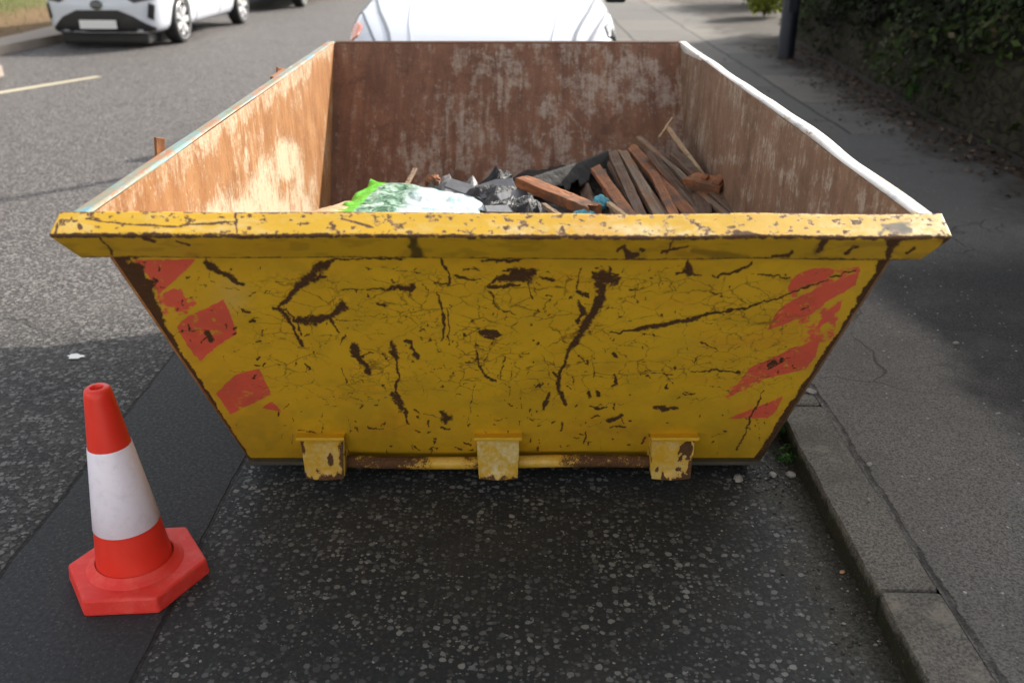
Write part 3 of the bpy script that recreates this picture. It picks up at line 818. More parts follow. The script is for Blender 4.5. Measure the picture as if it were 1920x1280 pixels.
def left_masks(X, Y, V):
    n = fbm(X / 14, Y / 60, 5, 4); n2 = fbm(X / 30, Y / 40, 15, 4)
    p = 1.15 * sstep(300, 392, Y + (n - 0.5) * 150) * sstep(330, 400, X) * sstep(620, 560, X + (n2 - .5) * 40)
    p = np.maximum(p, 1.2 * ell(X, Y, 538, 300, 26, 42) * (0.7 + 0.6 * n))
    p = np.maximum(p, 0.9 * ell(X, Y, 560, 345, 10, 50)); p = np.maximum(p, ell(X, Y, 500, 350, 24, 60) * 1.0)
    p = np.maximum(p, 0.8 * ell(X, Y, 440, 215, 14, 22) * n * 1.6)
    p = np.maximum(p, 0.85 * ell(X, Y, 470, 290, 40, 60) * sstep(0.4, 0.7, n))
    p = np.maximum(p, 0.7 * sstep(0.97, 1.03, V[:, 2] + (n - 0.5) * 0.15))
    p = np.maximum(p, 0.30 * sstep(0.45, 0.72, fbm(X / 10, Y / 90, 25, 4)))
    p *= 1 - 0.6 * ell(X, Y, 300, 350, 110, 70) * (1 - .5 * n)
    return dict(pale=p * .9)

def rear_masks(X, Y, V):
    n = fbm(X / 16, Y / 50, 6, 4); n2 = fbm(X / 26, Y / 26, 16, 4)
    right = sstep(780, 1000, X + (n2 - 0.5) * 240)
    low = sstep(190, 260, Y + (n2 - 0.5) * 90) * sstep(640, 760, X)
    p = (0.25 + 0.75 * np.maximum(right, low * 0.85)) * sstep(0.34, 0.62, 0.5 * n + 0.5 * n2)
    p = np.maximum(p, 1.0 * ell(X, Y, 1088, 150, 13, 24)); p = np.maximum(p, 0.95 * ell(X, Y, 1075, 92, 20, 14)); p = np.maximum(p, 0.75 * ell(X, Y, 1190, 150, 75, 55) * sstep(.3, .6, n2))
    p = np.maximum(p, 0.8 * ell(X, Y, 935, 125, 30, 40) * sstep(.35, .6, n2)); p = np.maximum(p, 0.8 * ell(X, Y, 880, 240, 60, 70) * n * 1.5)
    p = np.maximum(p, 0.9 * stroke_like(X, Y, [(1060, 205, 5), (1090, 240, 5), (1128, 278, 6)]))
    p = np.maximum(p, 0.9 * stroke_like(X, Y, [(1010, 275, 4), (1016, 252, 4), (1090, 246, 4), (1100, 300, 4)]))
    p *= 1 - 0.85 * ell(X, Y, 1185, 240, 80, 38, 0.35); p *= 1 - 0.8 * ell(X, Y, 700, 140, 110, 75, 0.45); p *= 1 - 0.75 * ell(X, Y, 960, 225, 45, 22, 0.3)
    p *= 1 - 0.8 * ell(X, Y, 1235, 95, 45, 16, 0.4)
    return dict(pale=p * 1.05)

def stroke_like(X, Y, pts): return sstep(1.6, 0.4, stroke_d(X + (fbm(X / 6, Y / 6, 2) - .5) * 8, Y, pts))

def right_masks(X, Y, V):
    n = fbm(X / 16, Y / 70, 7, 4); n2 = fbm(X / 30, Y / 30, 17, 4)
    p = 0.95 * sstep(0.42, 0.70, 0.45 * n + 0.55 * n2)
    p = np.maximum(p, 0.9 * stroke_like(X, Y, [(1306, 125, 4), (1298, 200, 5)])); p = np.maximum(p, 0.8 * ell(X, Y, 1380, 170, 18, 30)); p = np.maximum(p, 0.9 * ell(X, Y, 1463, 226, 7, 20))
    p = np.maximum(p, 0.7 * ell(X, Y, 1300, 230, 40, 90) * n * 1.6)
    return dict(pale=p)

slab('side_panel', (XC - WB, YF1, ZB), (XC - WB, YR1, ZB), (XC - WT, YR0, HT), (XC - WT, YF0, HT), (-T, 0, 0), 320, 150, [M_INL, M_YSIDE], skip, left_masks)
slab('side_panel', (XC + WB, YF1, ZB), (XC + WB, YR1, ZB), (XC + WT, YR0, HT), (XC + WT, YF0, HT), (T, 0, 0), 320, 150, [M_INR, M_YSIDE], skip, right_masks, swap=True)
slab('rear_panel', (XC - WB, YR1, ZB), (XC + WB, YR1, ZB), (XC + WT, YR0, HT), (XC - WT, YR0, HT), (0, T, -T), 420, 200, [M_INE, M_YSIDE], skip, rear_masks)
mb = MB(); mb.box((XC, (YF1 + YR1) / 2, ZB - 0.004), (2 * WB + 0.012, YR1 - YF1 + 0.05, 0.012))
mb.build('floor_plate', M_STEEL, skip, world=True)
for sx in (-0.45, 0.45):
    mb = MB(); mb.box((XC + sx, (YF1 + YR1) / 2 + 0.03, 0.022), (0.10, 1.34, 0.044), bev=0.004)
    mb.build('skid', M_STEEL, skip, world=True)

# --- rims
def resample(pts, n):
    pts = np.array(pts + [pts[0]], float)
    L = np.r_[0, np.cumsum(np.hypot(*np.diff(pts, axis=0).T))]
    t = np.linspace(0, L[-1], n, endpoint=False)
    return np.stack([np.interp(t, L, pts[:, 0]), np.interp(t, L, pts[:, 1])], 1), t, L

def rounded(poly, r, k=4):
    out = []
    m = len(poly)
    for i in range(m):
        p0, p, p1 = (np.array(poly[j % m], float) for j in (i - 1, i, i + 1))
        a = (p0 - p); b = (p1 - p); a /= np.linalg.norm(a); b /= np.linalg.norm(b)
        for j in range(k + 1):
            t = j / k
            q = (p + a * r) * (1 - t) ** 2 + 2 * p * t * (1 - t) + (p + b * r) * t ** 2
            out.append(tuple(q))
    return out

FPROF = [(1.853, 1.064), (1.785, 1.034), (1.838, 0.970), (1.903, 0.962), (1.872, 1.03)]
prof = rounded(FPROF, 0.006, 3)
def front_rim():
    xs = np.linspace(XC - 0.878, XC + 0.878, 900)
    rp, t, L = resample(prof, 110)
    c = rp.mean(0)
    rings = [(xs[0], 0.03), (xs[0], 0.93)] + [(x, 1.0) for x in xs[1:-1]] + [(xs[-1], 0.93), (xs[-1], 0.03)]
    V = np.concatenate([np.column_stack([np.full(len(rp), x), c + (rp - c) * s]) for x, s in rings])
    V[:, 0] = XC + (V[:, 0] - XC) * (1 - 0.036 * np.clip((1.034 - V[:, 2]) / .064, 0, 1))
    sag = 0.0045 * (fbm(V[:, 0] * 4, V[:, 0] * 0, 3, 3) - 0.5)
    V[:, 2] += sag * 2; V[:, 1] += 0.004 * (fbm(V[:, 0] * 5, V[:, 0] * 0 + 2, 33, 3) - 0.5)
    n = len(rp); m = len(rings)
    i = np.arange(m * n).reshape(m, n)
    j = np.roll(i, -1, axis=1)
    Q = np.stack([i[:-1], j[:-1], j[1:], i[1:]], -1).reshape(-1, 4)
    px = project(V); X, Y = px[:, 0], px[:, 1]
    nb = fbm(X / 13, Y / 7, 51, 4); nc = fbm(X / 40, Y / 9, 52, 4)
    yz = V[:, 1:] - np.stack([np.zeros(len(V)), sag], 1)
    def near(p, w): return sstep(w, w * 0.3, np.hypot(yz[:, 0] - p[0], yz[:, 1] - p[1]) + (nb - 0.5) * w * 1.2)
    rust = np.maximum(0.95 * near(FPROF[1], 0.010), 0.85 * near(FPROF[0], 0.009) * sstep(0.35, 0.55, nc))
    rust = np.maximum(rust, 0.6 * near(FPROF[2], 0.010))
    top = (Y < np.interp(X, [100, 1785], [438, 444]))
    rust = np.maximum(rust, top * 0.68 * sstep(0.56, 0.70, nb) )
    S = [[(160, 410, 3), (240, 420, 3), (330, 424, 4), (440, 417, 3)], [(442, 402, 5), (443, 436, 4)], [(640, 410, 3), (700, 426, 4)], [(1378, 436, 10), (1400, 441, 12), (1425, 442, 5)], [(1158, 470, 5), (1170, 462, 5), (1180, 480, 12), (1196, 478, 8)], [(1172, 460, 4), (1176, 484, 6)],
         [(1262, 452, 3), (1252, 474, 4)], [(1200, 468, 7), (1206, 470, 7)], [(1240, 472, 5), (1290, 462, 4)], [(1448, 480, 5), (1478, 478, 9), (1486, 470, 4)], [(1588, 474, 8), (1600, 464, 6), (1608, 464, 4)], [(1700, 475, 5), (1716, 464, 5)], [(1676, 448, 26), (1668, 468, 14), (1664, 486, 8)], [(1775, 450, 14), (1760, 484, 8)],
         [(140, 442, 7), (188, 440, 6)], [(186, 444, 3), (212, 476, 4)], [(270, 446, 6), (290, 452, 5)], [(330, 452, 3), (354, 460, 4)], [(1545, 452, 12), (1535, 470, 9)], [(108, 420, 4), (103, 440, 6)], [(148, 424, 9), (150, 428, 8)]]
    for s in S: rust = np.maximum(rust, 0.95 * sstep(1.8, 0.4, stroke_d(X + (nb - .5) * 8, Y + (nc - .5) * 6, s)))
    dirt = np.zeros(len(V))
    for s, a in (([(772, 446, 14), (776, 462, 20), (784, 482, 24)], 0.95), ([(1656, 424, 8), (1672, 428, 20), (1692, 427, 26), (1706, 432, 8)], 1.0), ([(1650, 440, 7), (1668, 420, 4), (1705, 418, 4)], 1.0), ([(1300, 470, 10), (1350, 478, 14), (1400, 482, 12)], 0.5), ([(1546, 448, 16), (1530, 474, 14)], 0.6)):
        dirt = np.maximum(dirt, a * sstep(1.5, 0.5, stroke_d(X + (nb - .5) * 16, Y + (nc - .5) * 10, s)))
    pale = top * 0.8 * (0.85 * ell(X, Y, 1030, 434, 70, 14) + 0.9 * ell(X, Y, 1230, 432, 80, 12) + 1.1 * ell(X, Y, 1745, 428, 40, 22) + 0.4 * sstep(.5, .65, nc))
    dirt = np.maximum(dirt, 0.25 * sstep(0.5, 0.7, nc) * (~top))
    from_np('front_rim', V, Q, M_YRIM, skip, smooth=True, world=True, attrs=dict(rust=rust, dirt=np.clip(dirt, 0, 1), pale=np.clip(pale, 0, 1)))
front_rim()

def side_rim(sx, mat):
    """pressed channel along the top of a side, slightly dented"""
    prof = [(0.010, -0.085), (0.042, -0.075), (0.047, -0.014), (0.039, -0.002), (0.010, 0.0), (0.002, -0.004)]
    ys = np.linspace(YF0 + 0.016, YR0 + 0.05, 60)
    mb = MB(); rings = []
    for i, y in enumerate(ys):
        k = 4 * float(fbm(np.array([y * 1.3]), np.array([sx * 3.0]), 8, 3)[0] - 0.5)
        rings.append([mb.bm.verts.new((XC + sx * (WT + a) + 0.005 * k * min(1, (y - YF0) * 3), y, 1.062 + b + 0.005 * k * min(1, (y - YF0) * 3))) for a, b in prof])
    n = len(prof)
    for r0, r1 in zip(rings, rings[1:]):
        for q in range(n): mb.bm.faces.new((r0[q], r0[(q + 1) % n], r1[(q + 1) % n], r1[q]))
    mb.bm.faces.new(rings[0]); mb.bm.faces.new(list(reversed(rings[-1])))
    return mb.build('side_rim', mat, skip, world=True, bevel=0.004)
side_rim(-1, M_RIML)['label'] = 'side rim worn to patches of old coloured paint'
side_rim(1, M_RIMR)['label'] = 'side rim worn bright white'
mb = MB()
mb.hull([(XC - WT + 0.006, y, z) for y, z in ((4.742, 0.96), (4.738, 1.058), (4.755, 1.064), (4.80, 1.05), (4.80, 1.00))], [(XC + WT - 0.006, y, z) for y, z in ((4.742, 0.96), (4.738, 1.058), (4.755, 1.064), (4.80, 1.05), (4.80, 1.00))])
mb.build('rear_rim', M_RUST, skip, world=True, bevel=0.003)

# --- hook lugs along the foot of the front and the bar through them
for i, (px, chips, lab) in enumerate(((607, 1, None), (934, 0, 'paler yellow middle lug'), (1260, 2, None))):
    cx = (px - 960) / 1800 * 2.868
    w = 0.060
    # cheeks, face and cap as one welded pressing
    mb = MB()
    for s in (-1, 1):
        mb.hull([(cx + s * w - 0.005, 2.486, 0.198), (cx + s * w - 0.005, 2.560, 0.198), (cx + s * w * 0.9 - 0.005, 2.62, 0.062), (cx + s * w * 0.9 - 0.005, 2.484, 0.060)],
                [(cx + s * w + 0.005, 2.486, 0.198), (cx + s * w + 0.005, 2.560, 0.198), (cx + s * w * 0.9 + 0.005, 2.62, 0.062), (cx + s * w * 0.9 + 0.005, 2.484, 0.060)])
    mb.box((cx, 2.530, 0.135), (2 * w * .93, 0.012, 0.10))
    body = mb.build('hook_lug', M_YLUG, skip, world=True, bevel=0.003)
    if lab: body['label'] = lab
    nu, nv = 60, 70
    u, v = np.meshgrid(np.linspace(-1, 1, nu), np.linspace(0, 1, nv), indexing='ij')
    ww = (w + 0.004) * (1 - 0.10 * v) + 0.003 * (fbm(v * 6, u * 0 + i, 5, 3) - .5)
    V = np.stack([cx + u * ww, 2.480 - 0.004 * v - 0.010 * (1 - np.abs(u)) * sstep(.75, 1, v), 0.200 - 0.143 * v], -1).reshape(-1, 3)
    idx = np.arange(nu * nv).reshape(nu, nv)
    Q = np.stack([idx[:-1, :-1], idx[:-1, 1:], idx[1:, 1:], idx[1:, :-1]], -1).reshape(-1, 4)
    uu, vv = u.ravel(), v.ravel()
    nb = fbm(uu * 3 + i * 9, vv * 4, 71, 4)
    if chips == 1: rust = np.maximum(sstep(0.22, 0.05, 1 + uu - (nb - .5) * 0.9) * 1.0, sstep(0.2, 0.02, (1 - vv) - (nb - .5) * 0.5)); rust = np.maximum(rust, sstep(0.2, 0.05, np.hypot(uu - .35, vv - .55) - .03)); rust = np.maximum(rust, sstep(.3, .05, 1 - uu - (nb - .5) * .4) * .9)
    elif chips == 2: rust = np.maximum(sstep(0.5, 0.3, 1 - uu - (nb - .42) * 3.4), sstep(0.16, 0.02, (1 - vv) - (nb - .5) * 0.7))
    else: rust = sstep(0.1, 0.0, (1 - vv) - (nb - .5) * 0.25) * 0.7
    from_np('lug_face', V, Q, M_YRIM, body, world=False, attrs=dict(rust=rust, pale=np.full(len(V), 1.0 if chips == 0 else 0.5), dirt=0.12 * vv))
    mb = MB(); mb.box((cx, 2.492, 0.206), (0.142, 0.085, 0.011), bev=0.003)
    mb.build('lug_cap', M_YRIM, body)
# bar
def foot_bar():
    xs = np.linspace(-0.50, 0.42, 240); n = 20
    a = np.linspace(0, 2 * math.pi, n, endpoint=False)
    V = np.concatenate([np.column_stack([np.full(n, x), 2.532 + 0.020 * np.cos(a), 0.082 + 0.019 * np.sin(a) + 0.004 * math.sin(x * 7)]) for x in xs])
    i = np.arange(len(xs) * n).reshape(len(xs), n); j = np.roll(i, -1, axis=1)
    Q = np.stack([i[:-1], j[:-1], j[1:], i[1:]], -1).reshape(-1, 4)
    x = V[:, 0]; nb = fbm(x * 30, V[:, 2] * 60, 81, 4)
    rust = np.interp(x, [-.5, -.36, -.30, -.20, -.1, .02, .12, .20, .24, .45], [1, .95, .55, .15, .35, 0, .05, .5, .9, 1]) + (nb - .5) * 1.2
    from_np('foot_bar', V, Q, M_YRIM, skip, smooth=True, world=True, attrs=dict(rust=np.clip(rust, 0, 1.2), pale=np.full(len(V), .3)))
foot_bar()

# --- lifting pins with their plates on both sides
for sx, D, ztop in ((-1, 2.74, 1.02), (-1, 4.28, 1.0), (1, 2.76, 1.0), (1, 4.30, 1.0)):
    x0 = XC + sx * (WT + 0.003)
    mb = MB()
    mb.box((x0 + sx * 0.008, D, 0.86), (0.014, 0.24, 0.20), bev=0.003)
    plate = mb.build('lifting_lug', M_YSIDE, skip, world=True)
    mb = MB()
    mb.tube([(x0 + sx * 0.012, D, 0.90), (x0 + sx * 0.19, D, 0.90)], 0.032, 16)
    mb.lathe([(0.0, 0.0), (0.055, 0.0), (0.055, 0.014), (0.0, 0.014)], 20, 'X', (x0 + sx * 0.19 - 0.007, D, 0.90))
    pin = mb.build('lug_pin', M_RUST, plate, auto=35)
    if sx < 0:   # bent catch on the pin, standing above the rim line
        mb = MB(); mb.hull([(x0 - 0.172, D - 0.018, 0.94), (x0 - 0.160, D + 0.018, 0.94), (x0 - 0.150, D + 0.02, 1.02 if D < 4 else 1.0), (x0 - 0.164, D - 0.012, 1.03 if D < 4 else 1.01)],
                           [(x0 - 0.180, D - 0.014, 0.94), (x0 - 0.168, D + 0.022, 0.94), (x0 - 0.158, D + 0.024, 1.02 if D < 4 else 1.0), (x0 - 0.172, D - 0.008, 1.03 if D < 4 else 1.01)])
        mb.build('catch', M_RUSTO, plate, bevel=0.002)
# peeling rust flake on the left rim
mb = MB(); mb.box((XC - WT - 0.058, 3.84, 1.040), (0.030, 0.22, 0.016), Matrix.Rotation(R(12), 3, 'Y'), bev=0.004)
mb.build('rim_patch', M_RUSTO, skip, world=True)

# ------------------------------------------------------------------ what lies in the skip
def make_wood(name, a, b, c2):
    n = NT(name)
    p = n.obj(); s = n.sep(p)
    g = n.noise(n.comb(n.mul(s[0], 3), n.mul(s[1], 60), n.mul(s[2], 60)), 1.0, 5, 0.65, 0.6)
    k = n.noise(p, 8, 4, 0.6)
    c = n.mix(n.step(g, 0.32, 0.68), a, b)
    c = n.mix(n.step(k, 0.46, 0.64, 0, 0.85), c, c2)
    c = n.mix(n.step(n.noise(p, 45, 3), 0.66, 0.70, 0, 0.8), c, (0.02, 0.015, 0.01))
    n.set(base=c, rough=0.8, normal=n.bump(g, 0.5, 0.003), spec=0.3)
    return n.m
W_ORANGE = make_wood('stained orange brown timber', (0.20, 0.080, 0.036), (0.40, 0.165, 0.07), (0.13, 0.08, 0.055))
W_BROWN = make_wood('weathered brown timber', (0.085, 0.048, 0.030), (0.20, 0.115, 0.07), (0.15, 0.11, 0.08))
W_GREY = make_wood('bleached grey timber', (0.15, 0.105, 0.072), (0.32, 0.225, 0.15), (0.24, 0.115, 0.055))
W_PALE = make_wood('pale bare timber', (0.42, 0.28, 0.16), (0.58, 0.43, 0.27), (0.36, 0.22, 0.12))
M_HEAP = plain('dark rubble', (0.030, 0.022, 0.018), 0.9, 0.7, 22, bump=0.8)

def basis_between(p0, p1, roll=0.0):
    x = (p1 - p0).normalized()
    z = Vector((0, 0, 1)); y = z.cross(x).normalized(); z = x.cross(y)
    m = Matrix((x, y, z)).transposed()
    return m @ Matrix.Rotation(roll, 3, 'X')

def local_thing(o, loc, rot3):
    o.location = loc; o.rotation_euler = rot3.to_euler()

def plank(name, p0, p1, w, t, mat, label, cat='plank', roll=0.0, group='old timber heaped in the skip', seed=0, bow=0.0):
    """a sawn board from p0 to p1 with ragged, slightly bowed edges, built along its own x axis"""
    L = (p1 - p0).length; rs = random.Random(seed)
    n = 18; mb = MB(); rings = []
    cols = (-1, -.4, .2, .65, 1)
    splint = {e: [rs.uniform(0, 1) ** 2 * min(.05, w) for _ in cols] for e in (0, n - 1)}
    tw = rs.uniform(-.12, .12)
    for i in range(n):
        f = i / (n - 1); x = (f - 0.5) * L
        hl = w / 2 * (1 + rs.uniform(-0.06, 0.05)); hr = w / 2 * (1 + rs.uniform(-0.10, 0.05)); z = bow * (1 - (2 * f - 1) ** 2) + rs.uniform(-.0012, .0012)
        tt = t / 2 * (1 + rs.uniform(-.08, .06)); rot = tw * (f - .5)
        row = []
        for top in (-1, 1):
            cs = list(enumerate(cols)) if top < 0 else list(enumerate(cols))[::-1]
            for ci, c in cs:
                dx = (splint[i][ci] * (1 if i == 0 else -1)) if i in splint else 0
                y = c * (hl if c < 0 else hr)
                row.append(mb.bm.verts.new((x + dx, y, z + top * tt + y * rot + (rs.uniform(-.0012, .0012) if top > 0 else 0))))
        rings.append(row)
    for r0, r1 in zip(rings, rings[1:]):
        for k in range(10): mb.bm.faces.new((r0[k], r0[(k + 1) % 10], r1[(k + 1) % 10], r1[k]))
    mb.bm.faces.new(rings[0]); mb.bm.faces.new(list(reversed(rings[-1])))
    o = mb.build(name, mat, bevel=min(0.003, t * 0.15))
    local_thing(o, (p0 + p1) / 2, basis_between(p0, p1, roll))
    return tag(o, label, cat, group)

# heap of rubble that everything lies on
nx, ny = 150, 180
u, v = np.meshgrid(np.linspace(0.015, 0.985, nx), np.linspace(0, 1, ny), indexing='ij')
h0 = 0.30 + 0.20 * sstep(0.30, 0.85, u) + 0.05
fy0 = 2.30; fy1 = YR1 + (h0 - ZB) * (YR0 - YR1) / (HT - ZB) + 0.015
Y = fy0 + (fy1 - fy0) * v
X = XC + (2 * u - 1) * 0.80
hz = 0.30 + 0.20 * sstep(0.30, 0.85, u) + 0.12 * np.exp(-((u - 0.45) / 0.22) ** 2) + 0.05 * sstep(.2, 1, v) + 0.10 * (fbm(X * 6, Y * 6, 4, 5) - 0.5) + 0.03 * (fbm(X * 30, Y * 30, 14, 3) - 0.5)
zlo = ZB + 0.02
front = np.maximum(zlo, ZB + (YF1 - Y) / (YF1 - YF0) * (HT - ZB) + 0.01)
back = np.maximum(zlo, ZB + (Y - YR1) / (YR0 - YR1) * (HT - ZB) + 0.01)
hz = np.maximum(hz, np.minimum(front, 1.0))
idx = np.arange(nx * ny).reshape(nx, ny)
Q = np.stack([idx[:-1, :-1], idx[1:, :-1], idx[1:, 1:], idx[:-1, 1:]], -1).reshape(-1, 4)
tag(from_np('rubble', np.stack([X, Y, hz], -1).reshape(-1, 3), Q, M_HEAP, smooth=True), 'dark mixed rubble and dirt at the bottom of the skip', 'rubble', kind='stuff')

def along(pxa, Da, pxb, Db, ext0=0.0, ext1=0.0):
    a, b = at_d(*pxa, Da), at_d(*pxb, Db)
    d = (b - a).normalized()
    return a - d * ext0, b + d * ext1

TG = 'old timber heaped in the skip'
for i, (pa, Da, pb, Db, w, t, m, lab, roll) in enumerate([
    ((1150, 290), 4.06, (1200, 400), 3.30, 0.040, 0.022, W_BROWN, 'dark brown board directly right of the torn black sheet', 12),
    ((1168, 288), 4.12, (1232, 400), 3.32, 0.046, 0.024, W_GREY, 'bleached weathered board, second from the torn black sheet', -8),
    ((1186, 280), 4.20, (1288, 400), 3.34, 0.050, 0.026, W_ORANGE, 'orange brown nailed board in the middle of the timber heap', 6),
    ((1212, 300), 4.05, (1262, 400), 3.26, 0.034, 0.022, W_ORANGE, 'narrow orange brown board lying low in the middle of the timber heap', 10),
    ((1200, 266), 4.26, (1352, 402), 3.36, 0.028, 0.040, W_GREY, 'long bleached batten running to the back right corner', 0),
    ((1232, 290), 4.22, (1385, 398), 3.42, 0.045, 0.02, W_BROWN, 'dark board partly under the long bleached batten', -14),
    ((1118, 318), 3.86, (1178, 402), 3.28, 0.044, 0.022, W_ORANGE, 'short rust coloured board at the foot of the torn sheet', 10),
    ((1350, 352), 3.86, (1398, 404), 3.38, 0.026, 0.02, W_PALE, 'short pale batten furthest right in the heap', 0),
    ((984, 342), 3.72, (1104, 392), 3.34, 0.058, 0.040, W_ORANGE, 'orange brown plank lying crosswise below the black sheet', 4),
    ((1022, 386), 3.42, (1048, 404), 3.22, 0.018, 0.014, W_GREY, 'thin grey sliver of wood below the crosswise plank', 0),
    ((1128, 372), 3.52, (1170, 404), 3.22, 0.020, 0.016, W_PALE, 'thin pale slat with a blue rag round its end', 0),
    ((668, 384), 3.60, (606, 404), 3.42, 0.10, 0.018, W_PALE, 'clean pale board beside the green and white sack', 0),
    ((776, 322), 3.98, (764, 344), 3.86, 0.016, 0.014, W_GREY, 'stub of wood sticking up behind the green and white sack', 0),
]):
    a, b = along(pa, Da, pb, Db, 0.03, 0.22 if i not in (8, 12, 11) else 0.05)
    o = plank('batten' if w < 0.04 else 'plank', a, b, w, t, m, lab, 'batten' if w < 0.04 else 'plank', R(roll), TG, i)

# extra boards down in the gaps so the heap has depth
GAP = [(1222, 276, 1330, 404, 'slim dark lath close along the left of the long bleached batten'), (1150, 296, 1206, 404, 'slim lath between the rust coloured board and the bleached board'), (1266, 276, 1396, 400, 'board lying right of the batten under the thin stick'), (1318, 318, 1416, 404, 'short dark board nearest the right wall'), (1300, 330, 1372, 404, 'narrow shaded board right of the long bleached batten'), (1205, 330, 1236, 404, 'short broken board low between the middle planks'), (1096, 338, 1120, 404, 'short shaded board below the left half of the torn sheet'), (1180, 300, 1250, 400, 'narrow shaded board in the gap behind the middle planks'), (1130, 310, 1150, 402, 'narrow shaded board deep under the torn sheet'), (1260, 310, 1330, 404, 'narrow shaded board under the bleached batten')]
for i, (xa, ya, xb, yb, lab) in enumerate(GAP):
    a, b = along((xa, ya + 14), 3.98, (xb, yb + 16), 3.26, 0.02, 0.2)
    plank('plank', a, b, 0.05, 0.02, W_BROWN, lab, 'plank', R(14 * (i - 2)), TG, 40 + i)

# stick propped in the corner, with a splinter across its top, and a red brown block by its foot
a, b = along((1250, 236), 4.28, (1330, 345), 3.66)
o = plank('stick', a, b, 0.016, 0.014, W_PALE, 'thin pale stick leaning into the back right corner', 'stick', 0, TG, 60)
a, b = along((1262, 220), 4.30, (1236, 258), 4.22)
plank('splinter', a, b, 0.010, 0.008, W_PALE, 'short splinter lying across the top of the thin stick', 'splinter', 0, TG, 61)
a, b = at_d(1284, 334, 3.62), at_d(1357, 350, 3.54)
mb = MB(); L = (b - a).length
mb.hull([(-L * .5, -.02, -.012), (-L * .2, -.042, -.018), (L * .5, -.045, -.02), (L * .5, .045, -.02), (-L * .3, .04, -.018)], [(-L * .5, -.02, .006), (-L * .2, -.040, .017), (L * .5, -.043, .017), (L * .5, .043, .017), (-L * .3, .038, .015)])
mb.box((L * 0.36, 0, 0.016), (L * 0.22, 0.070, 0.032), bev=0.008)
mb.box((L * 0.02, 0.0, 0.020), (0.022, 0.035, 0.018), bev=0.004)
o = mb.build('wood_block', W_ORANGE); local_thing(o, (a + b) / 2, basis_between(a, b, R(12)))
tag(o, 'chunky red brown wooden block at the foot of the thin stick', 'wood block')
c0 = (a + b) / 2
plank('plank', Vector((c0.x - 0.06, c0.y - 0.30, c0.z - 0.055)), Vector((c0.x + 0.04, c0.y + 0.28, c0.z - 0.05)), 0.07, 0.03, W_BROWN, 'dark board right under the red brown block', 'plank', 0, TG, 70)

# torn sheet of roofing felt, propped on the boards
def torn_sheet():
    a, b = at_d(985, 340, 3.80), at_d(1140, 286, 4.14)
    n, m = 70, 26
    s, t = np.meshgrid(np.linspace(0, 1, n), np.linspace(0, 1, m), indexing='ij')
    rag = 0.30 + 0.42 * fbm(s * 9, s * 0 + 1.0, 5, 4) + 0.22 * np.sin(s * 3.0) + 0.25 * (vnoise(s * 26, s * 0, 9) > 0.6)
    back = 0.32
    P = np.array(a)[None, None] * (1 - s)[..., None] + np.array(b)[None, None] * s[..., None]
    tt = (t - 0.6)
    Y = P[..., 1] + np.where(tt < 0, -tt * back / 0.6, -tt * rag * 0.22)
    Z = P[..., 2] + np.where(tt < 0, tt * 0.175, -tt * rag * 0.20) + 0.016 * (fbm(s * 7, t * 5, 4, 3) - 0.5)
    V = np.stack([P[..., 0], Y, Z], -1).reshape(-1, 3)
    idx = np.arange(n * m).reshape(n, m)
    Q = np.stack([idx[:-1, :-1], idx[1:, :-1], idx[1:, 1:], idx[:-1, 1:]], -1).reshape(-1, 4)
    mt = plain('black roofing felt', (0.022, 0.020, 0.019), 0.8, 0.5, 30, bump=0.6)
    o = from_np('roofing_felt', V, Q, mt, smooth=True)
    md = o.modifiers.new('thick', 'SOLIDIFY'); md.thickness = 0.005
    tag(o, 'ragged black sheet of roofing felt propped over the boards', 'roofing felt')
torn_sheet()

# crumpled black plastic
def crumple(name, c, sx, sy, sz, mat, seed, label, cat, sharp=1.0, rz=0.0, sub=5):
    bm = bmesh.new(); bmesh.ops.create_icosphere(bm, subdivisions=sub, radius=1.0)
    P = np.array([v.co[:] for v in bm.verts])
    a, b, cc = P[:, 0], P[:, 1], P[:, 2]
    k = 1 + 0.55 * (fbm(a * 1.6 + 5, b * 1.6 + cc * 1.3, seed, 3) - 0.5) - 0.22 * sharp * np.abs(fbm(a * 3 + cc * 2.1, b * 3 - cc * 1.7, seed + 3, 4) - 0.5) * 3 + 0.08 * (fbm(a * 9 + cc * 5, b * 9, seed + 6, 3) - .5)
    P = P * k[:, None] * np.array([sx, sy, sz])
    for v, q in zip(bm.verts, P): v.co = q
    me = bpy.data.meshes.new(name); bm.to_mesh(me); bm.free()
    o = link_mesh(name, me, mat, smooth=sub > 3); o.location = c; o.rotation_euler = (0, 0, rz)
    return tag(o, label, cat)
n_ = NT('black plastic film'); q_ = n_.obj()
n_.set(base=n_.mix(n_.noise(q_, 14, 4), (0.012, 0.013, 0.016), (0.035, 0.037, 0.043)), rough=n_.step(n_.noise(q_, 9, 3), 0.3, .7, .38, .65), normal=n_.bump(n_.add(n_.noise(q_, 20, 5, .6, 1.5), n_.noise(n_.map(q_, (1, 4, 1), rot=(0, 0, .5)), 26, 4)), 0.9, 0.02), spec=0.6)
M_BLACK = n_.m
n_ = NT('grey plastic film'); q_ = n_.obj()
n_.set(base=n_.mix(n_.noise(q_, 10, 5, .7), (0.10, 0.10, 0.105), (0.27, 0.26, 0.26)), rough=0.45, normal=n_.bump(n_.noise(q_, 16, 5, .6, 1.5), 0.7, 0.02))
M_GREYF = n_.m
